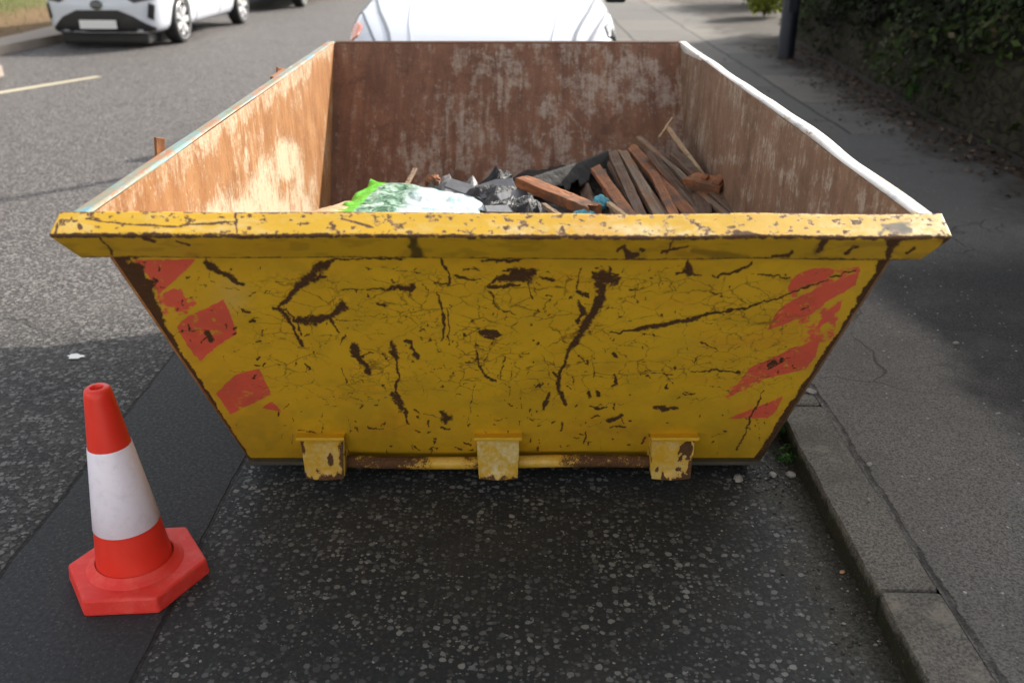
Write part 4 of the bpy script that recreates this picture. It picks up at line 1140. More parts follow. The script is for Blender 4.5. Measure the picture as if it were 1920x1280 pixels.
def folded(name, c, sx, sy, amp, mat, seed, label, cat, rz=0.0, tilt=0.0):
    rs = np.random.RandomState(seed); n = 10
    u, v = np.meshgrid(np.linspace(-1, 1, n), np.linspace(-1, 1, n), indexing='ij')
    u = u + rs.normal(0, .035, u.shape); v = v + rs.normal(0, .035, v.shape)
    rad = 1 - .22 * fbm(np.arctan2(v, u) * 1.6 + 9, u * 0, seed, 3)
    z = amp * (1.6 * np.abs(fbm(u * 1.6 + v * .9 + 4, v * 1.7 - u * .6, seed, 3) - .5) * 2 + .55 * rs.rand(n, n)) - amp * 1.1 * np.maximum(np.abs(u), np.abs(v)) ** 3
    V = np.stack([u * sx * rad, v * sy * rad, z], -1).reshape(-1, 3)
    idx = np.arange(n * n).reshape(n, n)
    a, b, cc, d = (q.reshape(-1) for q in (idx[:-1, :-1], idx[1:, :-1], idx[1:, 1:], idx[:-1, 1:]))
    flip = rs.rand(len(a)) < .5
    T1 = np.where(flip[:, None], np.stack([a, b, cc], 1), np.stack([a, b, d], 1)); T2 = np.where(flip[:, None], np.stack([a, cc, d], 1), np.stack([b, cc, d], 1))
    o = from_np(name, V, np.concatenate([T1, T2]), mat, tris=True)
    md = o.modifiers.new('thick', 'SOLIDIFY'); md.thickness = .003
    o.location = c; o.rotation_euler = (tilt, 0, rz)
    return tag(o, label, cat)
c = at_d(950, 386, 3.72); folded('plastic_sheet', c, 0.15, 0.22, 0.075, M_BLACK, 3, 'crumpled shiny black plastic sheet between the green sack and the timber', 'plastic sheet', 0.5, R(14))
c = at_d(962, 392, 3.46); folded('plastic_sheet', c, 0.085, 0.12, 0.05, M_BLACK, 5, 'small crumpled black plastic scrap in front, by the crosswise plank', 'plastic sheet', 1.2, R(10))
c = at_d(945, 352, 3.96); folded('plastic_sheet', c, 0.095, 0.11, 0.07, M_BLACK, 13, 'black plastic bundle standing behind the larger black sheet', 'plastic sheet', 1.0, R(20))
c = at_d(852, 366, 3.98); folded('plastic_sheet', c, 0.135, 0.13, 0.06, M_GREYF, 23, 'dusty grey crumpled plastic sheet behind the green and white sack', 'plastic sheet', 0.2, R(12))
# loose slates on the black sack
M_SLATE = plain('blue grey slate', (0.085, 0.088, 0.10), 0.45, 0.35, 14, bump=0.3)
for i, (px, D, w, h, rz, tl, lab) in enumerate([((930, 352), 3.80, 0.17, 0.09, 25, 24, 'broken blue grey slate on top of the black plastic'), ((962, 368), 3.62, 0.15, 0.06, 40, 30, 'narrow broken slate sliding off the right of the black plastic'), ((948, 392), 3.40, 0.18, 0.045, 30, 20, 'long sliver of slate lowest on the black plastic'), ((868, 352), 3.84, 0.14, 0.07, -12, 18, 'broken slate on the dusty grey plastic sheet')]):
    mb = MB(); mb.hull([(-w * .5, -h * .5, -.004), (w * .42, -h * .6, -.004), (w * .5, h * .3, -.004), (w * .1, h * .5, -.004), (-w * .45, h * .42, -.004)], [(-w * .5, -h * .5, .004), (w * .42, -h * .6, .004), (w * .5, h * .3, .004), (w * .1, h * .5, .004), (-w * .45, h * .42, .004)])
    o = mb.build('slate', M_SLATE, bevel=0.0015); o.location = at_d(*px, D); o.rotation_euler = (R(tl), R(8 * (i - 1)), R(rz))
    tag(o, lab, 'slate', 'broken slates in the skip')
c = at_d(812, 340, 4.02); crumple('brick_lump', c, 0.035, 0.035, 0.03, W_ORANGE, 33, 'small orange brown lump of brick behind the green sack', 'brick lump')

# the green and white sack
def sack():
    n = NT('printed sack'); p = n.obj(); s = n.sep(p)
    f = n.noise(p, 26, 5, 0.7, 0.8); g = n.noise(p, 9, 4, 0.65, 0.5); x = n.add(s[0], n.mul(n.sub(g, 0.5), 0.10))
    c = n.mix(n.step(f, 0.36, 0.62), (0.50, 0.60, 0.62), (0.70, 0.73, 0.74))
    tq = n.mul(n.step(n.noise(n.map(p, (1, 2.6, 1)), 16, 5, 0.7, 1.0), 0.51, 0.60), n.step(s[0], -0.16, -0.02))
    c = n.mix(n.mul(tq, 0.85), c, (0.22, 0.56, 0.58))
    pk = n.step(n.voro(p, 14)[0], 0.12, 0.06); c = n.mix(n.mul(pk, n.mul(0.7, n.step(s[0], 0.0, 0.06))), c, (0.80, 0.36, 0.30))
    leaf = n.mul(n.step(x, -0.03, -0.13), n.step(f, 0.66, 0.42, 0.30, 1.0))
    c = n.mix(leaf, c, n.mix(n.step(f, 0.35, 0.6), (0.010, 0.055, 0.022), (0.09, 0.30, 0.12)))
    band = n.step(n.add(s[0], n.mul(n.sub(g, .5), 0.03)), -0.232, -0.242)
    c = n.mix(band, c, (0.13, 0.50, 0.030))
    n.set(base=c, rough=n.step(f, .3, .7, .25, .42), normal=n.bump(n.add(n.mul(f, .7), n.noise(n.map(p, (1, .4, 1)), 34, 4, .6, 1.0)), 0.6, 0.008), spec=0.5)
    nu, nv = 110, 90
    V = []
    u, v = np.meshgrid(np.linspace(-1, 1, nu), np.linspace(-1, 1, nv), indexing='ij')
    pil = (np.clip(1 - np.abs(u) ** 3.2, 0, 1) ** 0.55) * (np.clip(1 - np.abs(v) ** 3.2, 0, 1) ** 0.55)
    wr = 0.020 * (fbm(u * 3.0 + v * 1.5, v * 4 - u, 5, 4) - 0.5) + 0.010 * (fbm(u * 9, v * 6 + u * 3, 6, 3) - 0.5)
    ex = 0.315 * u * (1 + 0.05 * (fbm(v * 2.5, u * 0, 8, 3) - .5)); ey = 0.36 * v * (1 + 0.05 * (fbm(u * 2.5, v * 0, 9, 3) - .5))
    ruf = 0.014 * np.sin(v * 16 + 2 * np.sin(v * 5)) * sstep(0.86, 1.0, np.abs(u))
    top = np.stack([ex, ey, 0.062 * pil + wr * (0.3 + pil) + ruf], -1); bot = np.stack([ex, ey, -0.05 * pil + ruf - 0.001], -1)
    N = nu * nv; V = np.concatenate([top.reshape(-1, 3), bot.reshape(-1, 3)])
    idx = np.arange(N).reshape(nu, nv)
    Qt = np.stack([idx[:-1, :-1], idx[1:, :-1], idx[1:, 1:], idx[:-1, 1:]], -1).reshape(-1, 4)
    o = from_np('plastic_sack', V, np.concatenate([Qt, Qt[:, ::-1] + N]), n.m, smooth=True)
    return tag(o, 'green and white printed plastic sack lying beside the left wall of the skip', 'plastic sack')
sk = sack()
# its left top corner at (690, 330), right top corner near (880, 372)
A, B, Cc = at_d(692, 328, 3.88), at_d(897, 366, 3.80), at_d(668, 440, 3.26)
ux = (B - A).normalized(); uy = (A - Cc); uy = (uy - ux * uy.dot(ux)).normalized(); uz = ux.cross(uy)
sk.rotation_euler = Matrix((ux, uy, uz)).transposed().to_euler()
sk.location = A + ux * 0.318 - uy * 0.340 - uz * 0.035

n_ = NT('turquoise rag'); q_ = n_.obj(); n_.set(base=n_.mix(n_.noise(q_, 30, 4), (0.05, 0.26, 0.34), (0.16, 0.50, 0.60)), rough=0.7)
crumple('rag', at_d(1127, 380, 3.44), 0.034, 0.03, 0.026, n_.m, 43, 'crumpled turquoise rag on the end of a pale slat', 'rag', 1.4)
crumple('rag', at_d(1096, 404, 3.30), 0.042, 0.03, 0.02, n_.m, 53, 'flat dark turquoise rag low behind the yellow rim', 'rag', 1.4)

# ------------------------------------------------------------------ traffic cone
def cone():
    root = empty('traffic_cone', (-0.989, 2.085, 0.0), R(4), 'red traffic cone with a white reflective sleeve, standing left of the skip', 'traffic cone')
    n = NT('red plastic'); p = n.obj()
    k = n.noise(p, 14, 5, 0.65)
    n.set(base=n.mix(k, (0.84, 0.032, 0.018), (0.93, 0.055, 0.030)), rough=n.step(k, .3, .7, .32, .5), spec=0.45)
    red = n.m
    n = NT('dusty red rubber'); p = n.obj(); s = n.sep(p)
    k = n.noise(p, 24, 6, 0.7)
    c = n.mix(n.step(k, .42, .7), (0.82, 0.036, 0.026), (0.86, 0.080, 0.060))
    c = n.mix(n.step(n.noise(p, 7, 5, .7), .52, .72, 0, .35), c, (0.60, 0.14, 0.10))
    c = n.mix(n.step(n.noise(p, 70, 4, .7), .66, .72, 0, .5), c, (0.25, 0.03, 0.025))
    n.set(base=c, rough=0.6, normal=n.bump(k, .3, .004)); base_m = n.m
    n = NT('white reflective film'); p = n.obj()
    f = n.noise(p, 40, 5, .65); b = n.t.nodes.new('ShaderNodeTexVoronoi'); b.inputs['Scale'].default_value = 160; n.t.links.new(p, b.inputs['Vector'])
    c = n.mix(n.step(f, .45, .75, 0, .5), (0.94, 0.87, 0.98), (0.76, 0.70, 0.80))
    n.set(base=c, rough=0.38, normal=n.bump(n.add(n.mul(b.outputs[0], .35), n.noise(p, 18, 4)), .18, .004), spec=0.6); white = n.m
    # hexagonal foot
    mb = MB()
    hexa = lambda r, z: [(r * math.cos(R(60 * i)), r * math.sin(R(60 * i)), z) for i in range(6)]
    mb.hull(hexa(0.184, 0.0), hexa(0.179, 0.046))
    o = mb.build('base', base_m, root, bevel=0.006)
    mb = MB(); mb.lathe([(0.122, 0.0465), (0.114, 0.052), (0.104, 0.058), (0.098, 0.066)], 64)
    mb.build('collar', base_m, o, smooth=True).location = (-.0045, 0, 0)
    r = lambda z: 0.097 + (0.0315 - 0.097) * (z - 0.05) / (0.558 - 0.05)
    mb = MB()
    zs = [0.05, 0.10, 0.172, 0.25, 0.4035, 0.46, 0.542]
    mb.lathe([(r(z), z) for z in zs] + [(r(.555) - 0.001, 0.555), (r(.56) - .006, 0.560), (0.017, 0.560), (0.0145, 0.556), (0.0145, 0.41)], 64)
    cb = mb.build('cone_body', red, root, auto=50); cb.location = (-.004, 0, 0); cb.rotation_euler = (0, R(-1.4), 0)
    mb = MB(); mb.lathe([(r(0.173) + 0.0005, 0.1725), (r(0.174) + .0016, 0.174), (r(.26) + .0016, .26), (r(0.401) + .0016, 0.401), (r(.4025) + .0005, 0.4025)], 64)
    cb = mb.build('reflective_sleeve', white, root, auto=50); cb.location = (-.004, 0, 0); cb.rotation_euler = (0, R(-1.4), 0)
cone()

# ------------------------------------------------------------------ cars
M_TYRE = plain('tyre rubber', (0.018, 0.018, 0.019), 0.8, 0.3, 30, bump=0.2)
M_ALLOY = plain('silver alloy', (0.62, 0.62, 0.63), 0.35, 0.1, 30, metal=0.35)
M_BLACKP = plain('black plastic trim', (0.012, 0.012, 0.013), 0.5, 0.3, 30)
M_GLASS = plain('dark window glass', (0.012, 0.014, 0.016), 0.06, 0.1, 5, spec=0.8)
M_LAMP = plain('clear lamp glass', (0.52, 0.55, 0.60), 0.12, 0.3, 12, spec=0.8)
M_LAMPD = plain('smoked lamp glass', (0.03, 0.032, 0.036), 0.10, 0.3, 12, spec=0.8)
M_ORANGE = plain('orange indicator glass', (0.70, 0.16, 0.06), 0.25, 0.3, 20)
M_PLATE = plain('white plate', (0.75, 0.76, 0.74), 0.4, 0.05, 20)
M_CHROME = plain('chrome', (0.5, 0.5, 0.52), 0.12, 0.05, 20, metal=1.0)
M_GAP = plain('panel gap', (0.20, 0.215, 0.25), 0.7, 0.2, 20)

def car_paint(name, col):
    n = NT(name); p = n.obj()
    k = n.noise(p, 3, 4)
    n.set(base=n.mix(k, tuple(x * 0.95 for x in col), col), rough=0.32, coat=0.8, coat_rough=0.04, spec=0.5)
    return n.m

def eval_mesh(o):
    dg = bpy.context.evaluated_depsgraph_get()
    dg.update()
    return bpy.data.meshes.new_from_object(o.evaluated_get(dg))

def loft(stations, fn, sub=2):
    bm = bmesh.new(); rings = []
    for st in stations:
        half = fn(*st)
        y = st[0]
        pts = half + [(-x, z) for x, z in reversed(half[1:-1])]
        rings.append([bm.verts.new((x, y, z)) for x, z in pts])
    n = len(rings[0])
    for r0, r1 in zip(rings, rings[1:]):
        for k in range(n): bm.faces.new((r0[k], r0[(k + 1) % n], r1[(k + 1) % n], r1[k]))
    bm.faces.new(rings[0]); bm.faces.new(list(reversed(rings[-1])))
    bmesh.ops.recalc_face_normals(bm, faces=bm.faces[:])
    return bm

def car(name, loc, rz, label, paint, cat, W=0.83, style='face', wheel_r=0.305, wb=(0.80, 3.36), zs=1.0):
    root = empty(name, loc, rz, label, cat, 'cars parked along the street')
    # y, half width, z bottom, z waist, z top
    ST = [(0.0, .50, .24, .54, .60), (0.05, .66, .19, .60, .665), (0.16, .765, .17, .66, .745), (0.32, .815, .165, .73, .845), (0.62, W, .165, .80, .925), (0.95, W + .005, .165, .85, .985), (1.22, W + .005, .165, .885, 1.035),
          (1.6, W, .165, .905, .99), (2.4, W, .165, .93, 1.0), (3.1, W, .165, .95, 1.02), (3.55, W - .02, .175, .95, 1.02), (3.82, W - .07, .20, .93, 1.0), (3.95, W - .20, .26, .84, .90), (3.99, W - .34, .34, .70, .78)]
    if style == 'bonnet':
        ST = [(0, .52, .26, .50, .58), (.05, .70, .2, .58, .68), (.18, .82, .18, .66, .78), (.4, .870, .17, .76, .90), (.75, W, .17, .86, .995), (1.2, W + .005, .17, .95, 1.075), (1.72, W + .005, .17, 1.0, 1.14),
              (2.1, W, .17, 1.0, 1.08), (2.9, W, .17, 1.0, 1.06), (3.6, W, .17, 1.0, 1.06), (4.0, W - .02, .18, 1.0, 1.05), (4.25, W - .07, .2, .95, 1.02), (4.38, W - .2, .26, .86, .92), (4.42, W - .34, .34, .72, .8)]
    DY = 0.45 if style == 'bonnet' else 0.0
    ST = [(y, w, zb, a * zs, b * zs) for y, w, zb, a, b in ST]
    def prof(y, w, zb, zw, zt):
        return [(0, zb), (w * .62, zb), (w * .93, zb + .02), (w * .985, zb + (zw - zb) * .38), (w, zb + (zw - zb) * .80), (w * .98, zw + (zt - zw) * .15), (w * .905, zw + (zt - zw) * .60), (w * .66, zw + (zt - zw) * .88), (w * .30, zt - .003), (0, zt)]
    bm = loft(ST, prof)
    me = bpy.data.meshes.new(name + '_cage'); bm.to_mesh(me); bm.free()
    tmp = bpy.data.objects.new(name + '_cage', me); COL.objects.link(tmp)
    s = tmp.modifiers.new('s', 'SUBSURF'); s.levels = 3; s.render_levels = 3
    cuts = []
    for wy in wb:
        for sx in (-1, 1):
            mb = MB(); mb.lathe([(wheel_r + .045, -.17), (wheel_r + .045, .17)], 40, 'X')
            mb.bm.verts.ensure_lookup_table(); bmesh.ops.holes_fill(mb.bm, edges=mb.bm.edges[:], sides=0)
            bmesh.ops.recalc_face_normals(mb.bm, faces=mb.bm.faces[:])
            cm = bpy.data.meshes.new('cut'); mb.bm.to_mesh(cm); mb.bm.free()
            co = bpy.data.objects.new('cut', cm); COL.objects.link(co); co.location = (sx * (W - .07), wy, wheel_r)
            b = tmp.modifiers.new('b', 'BOOLEAN'); b.operation = 'DIFFERENCE'; b.object = co; b.solver = 'EXACT'
            cuts.append(co)
    bpy.context.view_layer.update()
    m2 = eval_mesh(tmp)
    for o in cuts + [tmp]: bpy.data.objects.remove(o)
    m2.materials.clear()
    body = link_mesh('body', m2, [paint], root, smooth=True)
    sharp_by_angle(m2, 40)
    bvh = BVHTree.FromPolygons([v.co for v in m2.vertices], [list(p.vertices) for p in m2.polygons])
    # cabin
    CS = [(1.02, .60, .92, .98), (1.25, .68, .90, 1.06), (1.85, .60, .92, 1.40), (2.25, .585, .92, 1.46), (3.0, .58, .93, 1.455), (3.55, .585, .94, 1.40), (3.84, .64, .94, 1.16), (3.93, .62, .92, 1.0)]
    def cprof(y, wt, zb, zt):
        w0 = W - .035
        return [(0, zb), (w0, zb), (w0, zb + .04), (lerp(w0, wt, .55), lerp(zb, zt, .55)), (wt, zt - .05), (wt * .82, zt - .01), (0, zt + .012)]
    bm = loft([(y + DY, w, z0 * zs, z1 * zs) for y, w, z0, z1 in CS], cprof)
    me = bpy.data.meshes.new('cabin'); bm.to_mesh(me); bm.free()
    tmp = bpy.data.objects.new('cabin', me); COL.objects.link(tmp)
    s = tmp.modifiers.new('s', 'SUBSURF'); s.levels = 2; s.render_levels = 2
    bpy.context.view_layer.update()
    m3 = eval_mesh(tmp); bpy.data.objects.remove(tmp); m3.materials.clear()
    cabin = link_mesh('cabin', m3, [paint], root, smooth=True)
    cbvh = BVHTree.FromPolygons([v.co for v in m3.vertices], [list(p.vertices) for p in m3.polygons])

    def patch(pname, outline, d, mat, off=0.004, tree=bvh, parent=root, cuts=3, rounds=2):
        d = Vector(d).normalized()
        bm = bmesh.new()
        f = bm.faces.new([bm.verts.new(q) for q in outline])
        bmesh.ops.triangulate(bm, faces=[f])
        for _ in range(rounds):
            bmesh.ops.subdivide_edges(bm, edges=bm.edges[:], cuts=cuts - 1, use_grid_fill=True)
            bmesh.ops.triangulate(bm, faces=bm.faces[:])
        dead = []
        for v in bm.verts:
            h, nr, _, _ = tree.ray_cast(v.co - d * 3.0, d, 6.0)
            if h is None: dead.append(v); continue
            if nr.dot(d) > 0: nr = -nr
            v.co = h + nr * off
        bmesh.ops.delete(bm, geom=dead, context='VERTS')
        bmesh.ops.recalc_face_normals(bm, faces=bm.faces[:])
        me = bpy.data.meshes.new(pname); bm.to_mesh(me); bm.free()
        o = link_mesh(pname, me, [mat], parent, smooth=True)
        sm = o.modifiers.new('t', 'SOLIDIFY'); sm.thickness = 0.004; sm.offset = 1.0
        return o
    def strip(pname, pts, w, d, mat, plane, tree=bvh, parent=root, off=.0025):
        """narrow band along a polyline given in a plane"""
        L, Rr = [], []
        for i, q in enumerate(pts):
            a = Vector(pts[max(i - 1, 0)]); b = Vector(pts[min(i + 1, len(pts) - 1)])
            t = (b - a).normalized(); nn = t.cross(Vector(plane)).normalized() * w / 2
            L.append(Vector(q) + nn); Rr.append(Vector(q) - nn)
        return patch(pname, L + Rr[::-1], d, mat, off, tree, parent)
    F = (0, 1, 0)
    fz = lambda pts: [(x, -0.2, z * zs) for x, z in pts]
    if style == 'face':
        patch('lower_grille', fz([(-.66, .08), (-.68, .24), (-.48, .41), (-.28, .49), (.28, .49), (.48, .41), (.70, .27), (.68, .08)]), F, M_BLACKP, .006)  # grille, its black carried down the bumper in place of shade below
        ad = MB(); ad.box((0, .34, .125), (1.18, .42, .15), bev=.03); ad.build('bumper_shade', M_BLACKP, root)  # added black box, stands in for the shadow under the bumper
        pl = MB(); pl.box((0, -0.030, .315), (.50, .008, .11), bev=.002); pl.build('number_plate', M_PLATE, root)
        patch('emblem', fz([(.085 * math.cos(a * .5236), .555 + .058 * math.sin(a * .5236)) for a in range(12)]), F, M_LAMPD, .010)
        for sx in (-1, 1):
            patch('headlight', fz([(sx * .42, .615), (sx * .50, .58), (sx * .74, .62), (sx * .80, .74), (sx * .70, .73)]), F, M_LAMPD, .006)
            patch('fog_lamp_recess', fz([(sx * .64, .40), (sx * .70, .36), (sx * .73, .55), (sx * .67, .58)]), F, M_BLACKP, .006)
    else:
        patch('lower_grille', fz([(-.55, .24), (-.5, .40), (.5, .40), (.55, .24)]), F, M_BLACKP, .006)
        patch('upper_grille', fz([(-.40, .56), (-.44, .64), (.44, .64), (.40, .56)]), F, M_BLACKP, .006)
        pl = MB(); pl.box((0, -0.030, .46), (.52, .008, .11), bev=.002); pl.build('number_plate', M_PLATE, root)
        for sx in (-1, 1):
            dd = (-sx * .55, .25, -1)
            Z = .93
            out = [(.94, .30, .78), (.95, .60, .86), (.94, .85, .92), (.905, 1.10, .98), (.875, 1.09, .99), (.83, .86, .97), (.76, .58, .92), (.68, .30, .84)]
            o = patch('headlight', [(sx * x, y, z) for x, y, z in out], dd, M_LAMP, .006)
            patch('indicator', [(sx * x, y, z) for x, y, z in [(.92, .62, .87), (.91, .88, .93), (.87, .86, .94), (.82, .70, .92), (.84, .56, .88)]], dd, M_ORANGE if sx < 0 else M_LAMPD, .012, parent=o)
            strip('lamp_seam', [(sx * x, y, z) for x, y, z in out[3:]], .016, dd, M_GAP, (0, 0, 1), off=.010, parent=o)
            strip('lamp_seam', [(sx * x, y, z) for x, y, z in out[:4]], .014, dd, M_GAP, (0, 0, 1), off=.010, parent=o)
            strip('bonnet_seam', [(sx * .57, .20, .9), (sx * .62, .50, .95), (sx * .73, .95, 1.0), (sx * .82, 1.45, 1.06)], .022, (0, 0, -1), M_GAP, (0, 0, 1))
            strip('bonnet_crease', [(sx * .44, .25, .9), (sx * .49, .6, .95), (sx * .54, 1.4, 1.0)], .008, (0, 0, -1), paint, (0, 0, 1), off=.003)
    # glass, mirrors, seams, wheels
    patch('windscreen', [(-.60, .6, .99 * zs), (-.50, .6, 1.38 * zs), (.50, .6, 1.38 * zs), (.60, .6, .99 * zs)], F, M_GLASS, .004, cbvh)
    patch('rear_window', [(-.54, 4.4, 1.08 * zs), (-.50, 4.4, 1.35 * zs), (.50, 4.4, 1.35 * zs), (.54, 4.4, 1.08 * zs)], (0, -1, 0), M_GLASS, .004, cbvh)
    for sx in (-1, 1):
        for pts in ([(1.55, .99), (1.95, 1.33), (2.40, 1.38), (2.40, .99)], [(2.46, .99), (2.46, 1.38), (3.10, 1.37), (3.45, 1.25), (3.55, 1.02)]):
            patch('side_window', [(sx * 1.3, y + DY, z * zs) for y, z in pts], (-sx, 0, 0), M_GLASS, .004, cbvh)
        for pts in ([(1.42, .90), (1.36, .60), (1.42, .24)], [(2.42, .93), (2.42, .24)], [(3.25, .95), (3.20, .78)], [(1.42, .245), (2.9, .245)]):
            strip('door_seam', [(sx * 1.3, y + DY, z * zs) for y, z in pts], .010, (-sx, 0, 0), M_GAP, (1, 0, 0))
        for y in (2.28, 3.05):
            mb = MB(); mb.box((sx * (W + .014), y + DY, .80 * zs), (.03, .16, .028), bev=.008); mb.build('door_handle', paint, root)
        mb = MB(); mb.box((sx * (W + .10), 1.50 + DY * 1.3, 1.07 * zs), (.17, .09, .13 + (.07 if sx > 0 else 0)), bev=.03); mb.box((sx * (W + .01), 1.52 + DY * 1.3, 1.03 * zs), (.10, .05, .04), bev=.008)
        mb.build('wing_mirror', M_BLACKP, root)
        patch('tail_lamp', [(sx * .74, 4.4, .80 * zs), (sx * .70, 4.4, .96 * zs), (sx * .50, 4.4, .94 * zs), (sx * .52, 4.4, .80 * zs)], (0, -1, 0), M_ORANGE, .006)
        for wy in wb:
            w = MB(); r = wheel_r
            w.lathe([(r * .66, -.09), (r * .90, -.098), (r * .985, -.080), (r, -.04), (r, .04), (r * .985, .080), (r * .90, .098), (r * .66, .09)], 40, 'X', (0, 0, 0), close=True)
            wo_ = w.build('wheel', M_TYRE, root, auto=35); wo_.location = (sx * (W - .095), wy, r)
            q = MB(); q.lathe([(0, .045), (r * .60, .045), (r * .63, .03), (r * .63, -.07)], 32, 'X'); q.build('brake_shadow', M_BLACKP, wo_, auto=35).location = (sx * -.02, 0, 0)
            q = MB(); q.lathe([(r * .70, sx * .060), (r * .79, sx * .098), (r * .82, sx * .092), (r * .76, sx * .05)], 40, 'X', close=True)
            for k in range(7):
                for dk in (-.11, .11):
                    a = 2 * math.pi * k / 7 + dk
                    c, s_ = math.cos(a), math.sin(a)
                    M3 = Matrix(((1, 0, 0), (0, c, -s_), (0, s_, c)))
                    q.box((sx * .076, c * r * .42, s_ * r * .42), (.022, r * .66, r * .14), M3, bev=.003)
            q.lathe([(0, sx * .088), (r * .12, sx * .086), (r * .16, sx * .06)], 20, 'X')
            q.build('rim', M_ALLOY, wo_, auto=35)
    return root

PW = car_paint('white car paint', (0.62, 0.655, 0.72))
PT = car_paint('dark teal car paint', (0.006, 0.050, 0.060))
car('white_car', (-0.195, 6.13, 0), 0.0, 'white car facing the camera right behind the skip, its bonnet above the rim', PW, 'car', W=0.93, style='bonnet', wb=(0.92, 3.62))
yaw = -math.atan2(0.16, 2.6)
axis = Vector((math.sin(-yaw), math.cos(yaw), 0))
fw = Vector((-4.56, 14.0, 0)) - Vector((axis.y, -axis.x, 0)) * 0.83
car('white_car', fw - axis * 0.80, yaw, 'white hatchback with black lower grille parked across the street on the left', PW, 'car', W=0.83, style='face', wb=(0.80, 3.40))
car('teal_car', (fw - axis * 0.80 + axis * 5.75) + Vector((0.12, 0, 0)), yaw, 'dark teal car parked behind the white hatchback across the street', PT, 'car', W=0.86, style='bonnet', wb=(0.92, 3.62))

# ------------------------------------------------------------------ lamp post
M_NAVY = plain('dark navy post paint', (0.010, 0.012, 0.022), 0.45, 0.3, 14, bump=0.15)
lp = empty('lamp_post', (3.235, 11.75, KH - 0.006), 0, 'dark navy lamp post standing on the pavement before the hedge', 'lamp post')
mb = MB(); mb.lathe([(0.0, 0), (0.100, 0), (0.098, .02), (0.094, 1.25), (0.088, 1.30), (0.062, 1.36), (0.058, 1.5), (0.045, 5.2), (0.0, 5.2)], 32); mb.build('post', M_NAVY, lp, auto=30)
mb = MB(); mb.box((0, -0.095, 0.75), (0.10, 0.012, 0.45), bev=.004); mb.build('access_door', M_NAVY, lp)
mb = MB(); mb.tube([(0, 0, 5.15), (-.1, 0, 5.3), (-.45, 0, 5.38), (-.8, 0, 5.4)], .028, 10); mb.build('arm', M_NAVY, lp, auto=30)
mb = MB(); mb.box((-.95, 0, 5.39), (.5, .2, .09), taper=.7, bev=.02); mb.build('lantern', M_NAVY, lp)

# ------------------------------------------------------------------ leaves and plants
def leaf_mat(name, stops, trans=0.25):
    n = NT(name)
    a = n.attr('tone')
    c = n.ramp(a, *stops)
    n.set(base=c, rough=0.65, spec=0.18)
    tr = n.t.nodes.new('ShaderNodeBsdfTranslucent'); mxs = n.t.nodes.new('ShaderNodeMixShader')
    n.t.links.new(c, tr.inputs[0]); mxs.inputs[0].default_value = trans
    n.t.links.new(n.p.outputs[0], mxs.inputs[1]); n.t.links.new(tr.outputs[0], mxs.inputs[2]); n.t.links.new(mxs.outputs[0], n.out.inputs[0])
    return n.m

def leaves(name, P, N, size, tone, mat, parent=None, aspect=1.6, seed=1):
    """one folded diamond leaf per point; N = facing"""
    rs = np.random.RandomState(seed)
    n = len(P)
    N = N / (np.linalg.norm(N, axis=1, keepdims=True) + 1e-9)
    t = rs.normal(size=(n, 3)); t -= N * (t * N).sum(1, keepdims=True); t /= np.linalg.norm(t, axis=1, keepdims=True) + 1e-9
    b = np.cross(N, t)
    s = size[:, None] if hasattr(size, 'shape') else size
    tip = P + t * s * aspect; base = P - t * s * aspect * .6
    l = P + b * s * .6 + N * s * .22 + t * s * .1; r = P - b * s * .6 + N * s * .22 + t * s * .1
    V = np.stack([base, l, tip, r], 1).reshape(-1, 3)
    i = np.arange(n) * 4
    Q = np.stack([i, i + 1, i + 2, i + 3], 1)
    return from_np(name, V, Q, mat, parent, attrs=dict(tone=np.repeat(tone, 4)))

GREEN = [(0.0, (0.006, 0.007, 0.003)), (0.4, (0.014, 0.017, 0.005)), (0.75, (0.028, 0.046, 0.008)), (0.93, (0.060, 0.095, 0.016)), (1.0, (0.10, 0.075, 0.040))]
M_LEAF = leaf_mat('hedge leaves', GREEN)
M_LIME = leaf_mat('young lime leaves', [(0.0, (0.10, 0.13, 0.02)), (0.5, (0.24, 0.28, 0.04)), (1.0, (0.42, 0.42, 0.08))], 0.4)
M_WEED = leaf_mat('weed leaves', [(0.0, (0.02, 0.055, 0.012)), (0.6, (0.05, 0.13, 0.025)), (1.0, (0.09, 0.20, 0.05))], 0.3)
M_BARK = plain('dark bark', (0.050, 0.040, 0.028), 0.9, 0.5, 20, bump=0.6)
M_CORE = plain('dark twiggy inside of the hedge', (0.020, 0.017, 0.011), 0.95, 0.6, 14, bump=0.8)

HX = 3.62
def hedge_face(y, z):
    base = HX + np.interp(y, [-4, 5, 8, 11, 14.5], [-0.1, 0.02, -0.05, 0.22, 0.42])
    bulge = 0.9 * (fbm(y * 0.9, z * 0.9, 31, 4) - 0.5) + 0.5 * (fbm(y * 2.7, z * 2.7, 32, 3) - .5)
    lean = 0.22 * np.clip(z - 0.2, 0, 0.8) * 0 + np.where(z < 0.4, (0.4 - z) * 0.35, 0)
    return base + bulge * np.clip(z * 1.2, 0.15, 1) * 0.8 + lean * 0.6

def hedge_top(y): return 2.97 + 0.16 * (fbm(y * 0.7, y * 0 + 2, 35, 4) - .5) - 1.0 * sstep(13.2, 14.6, y)

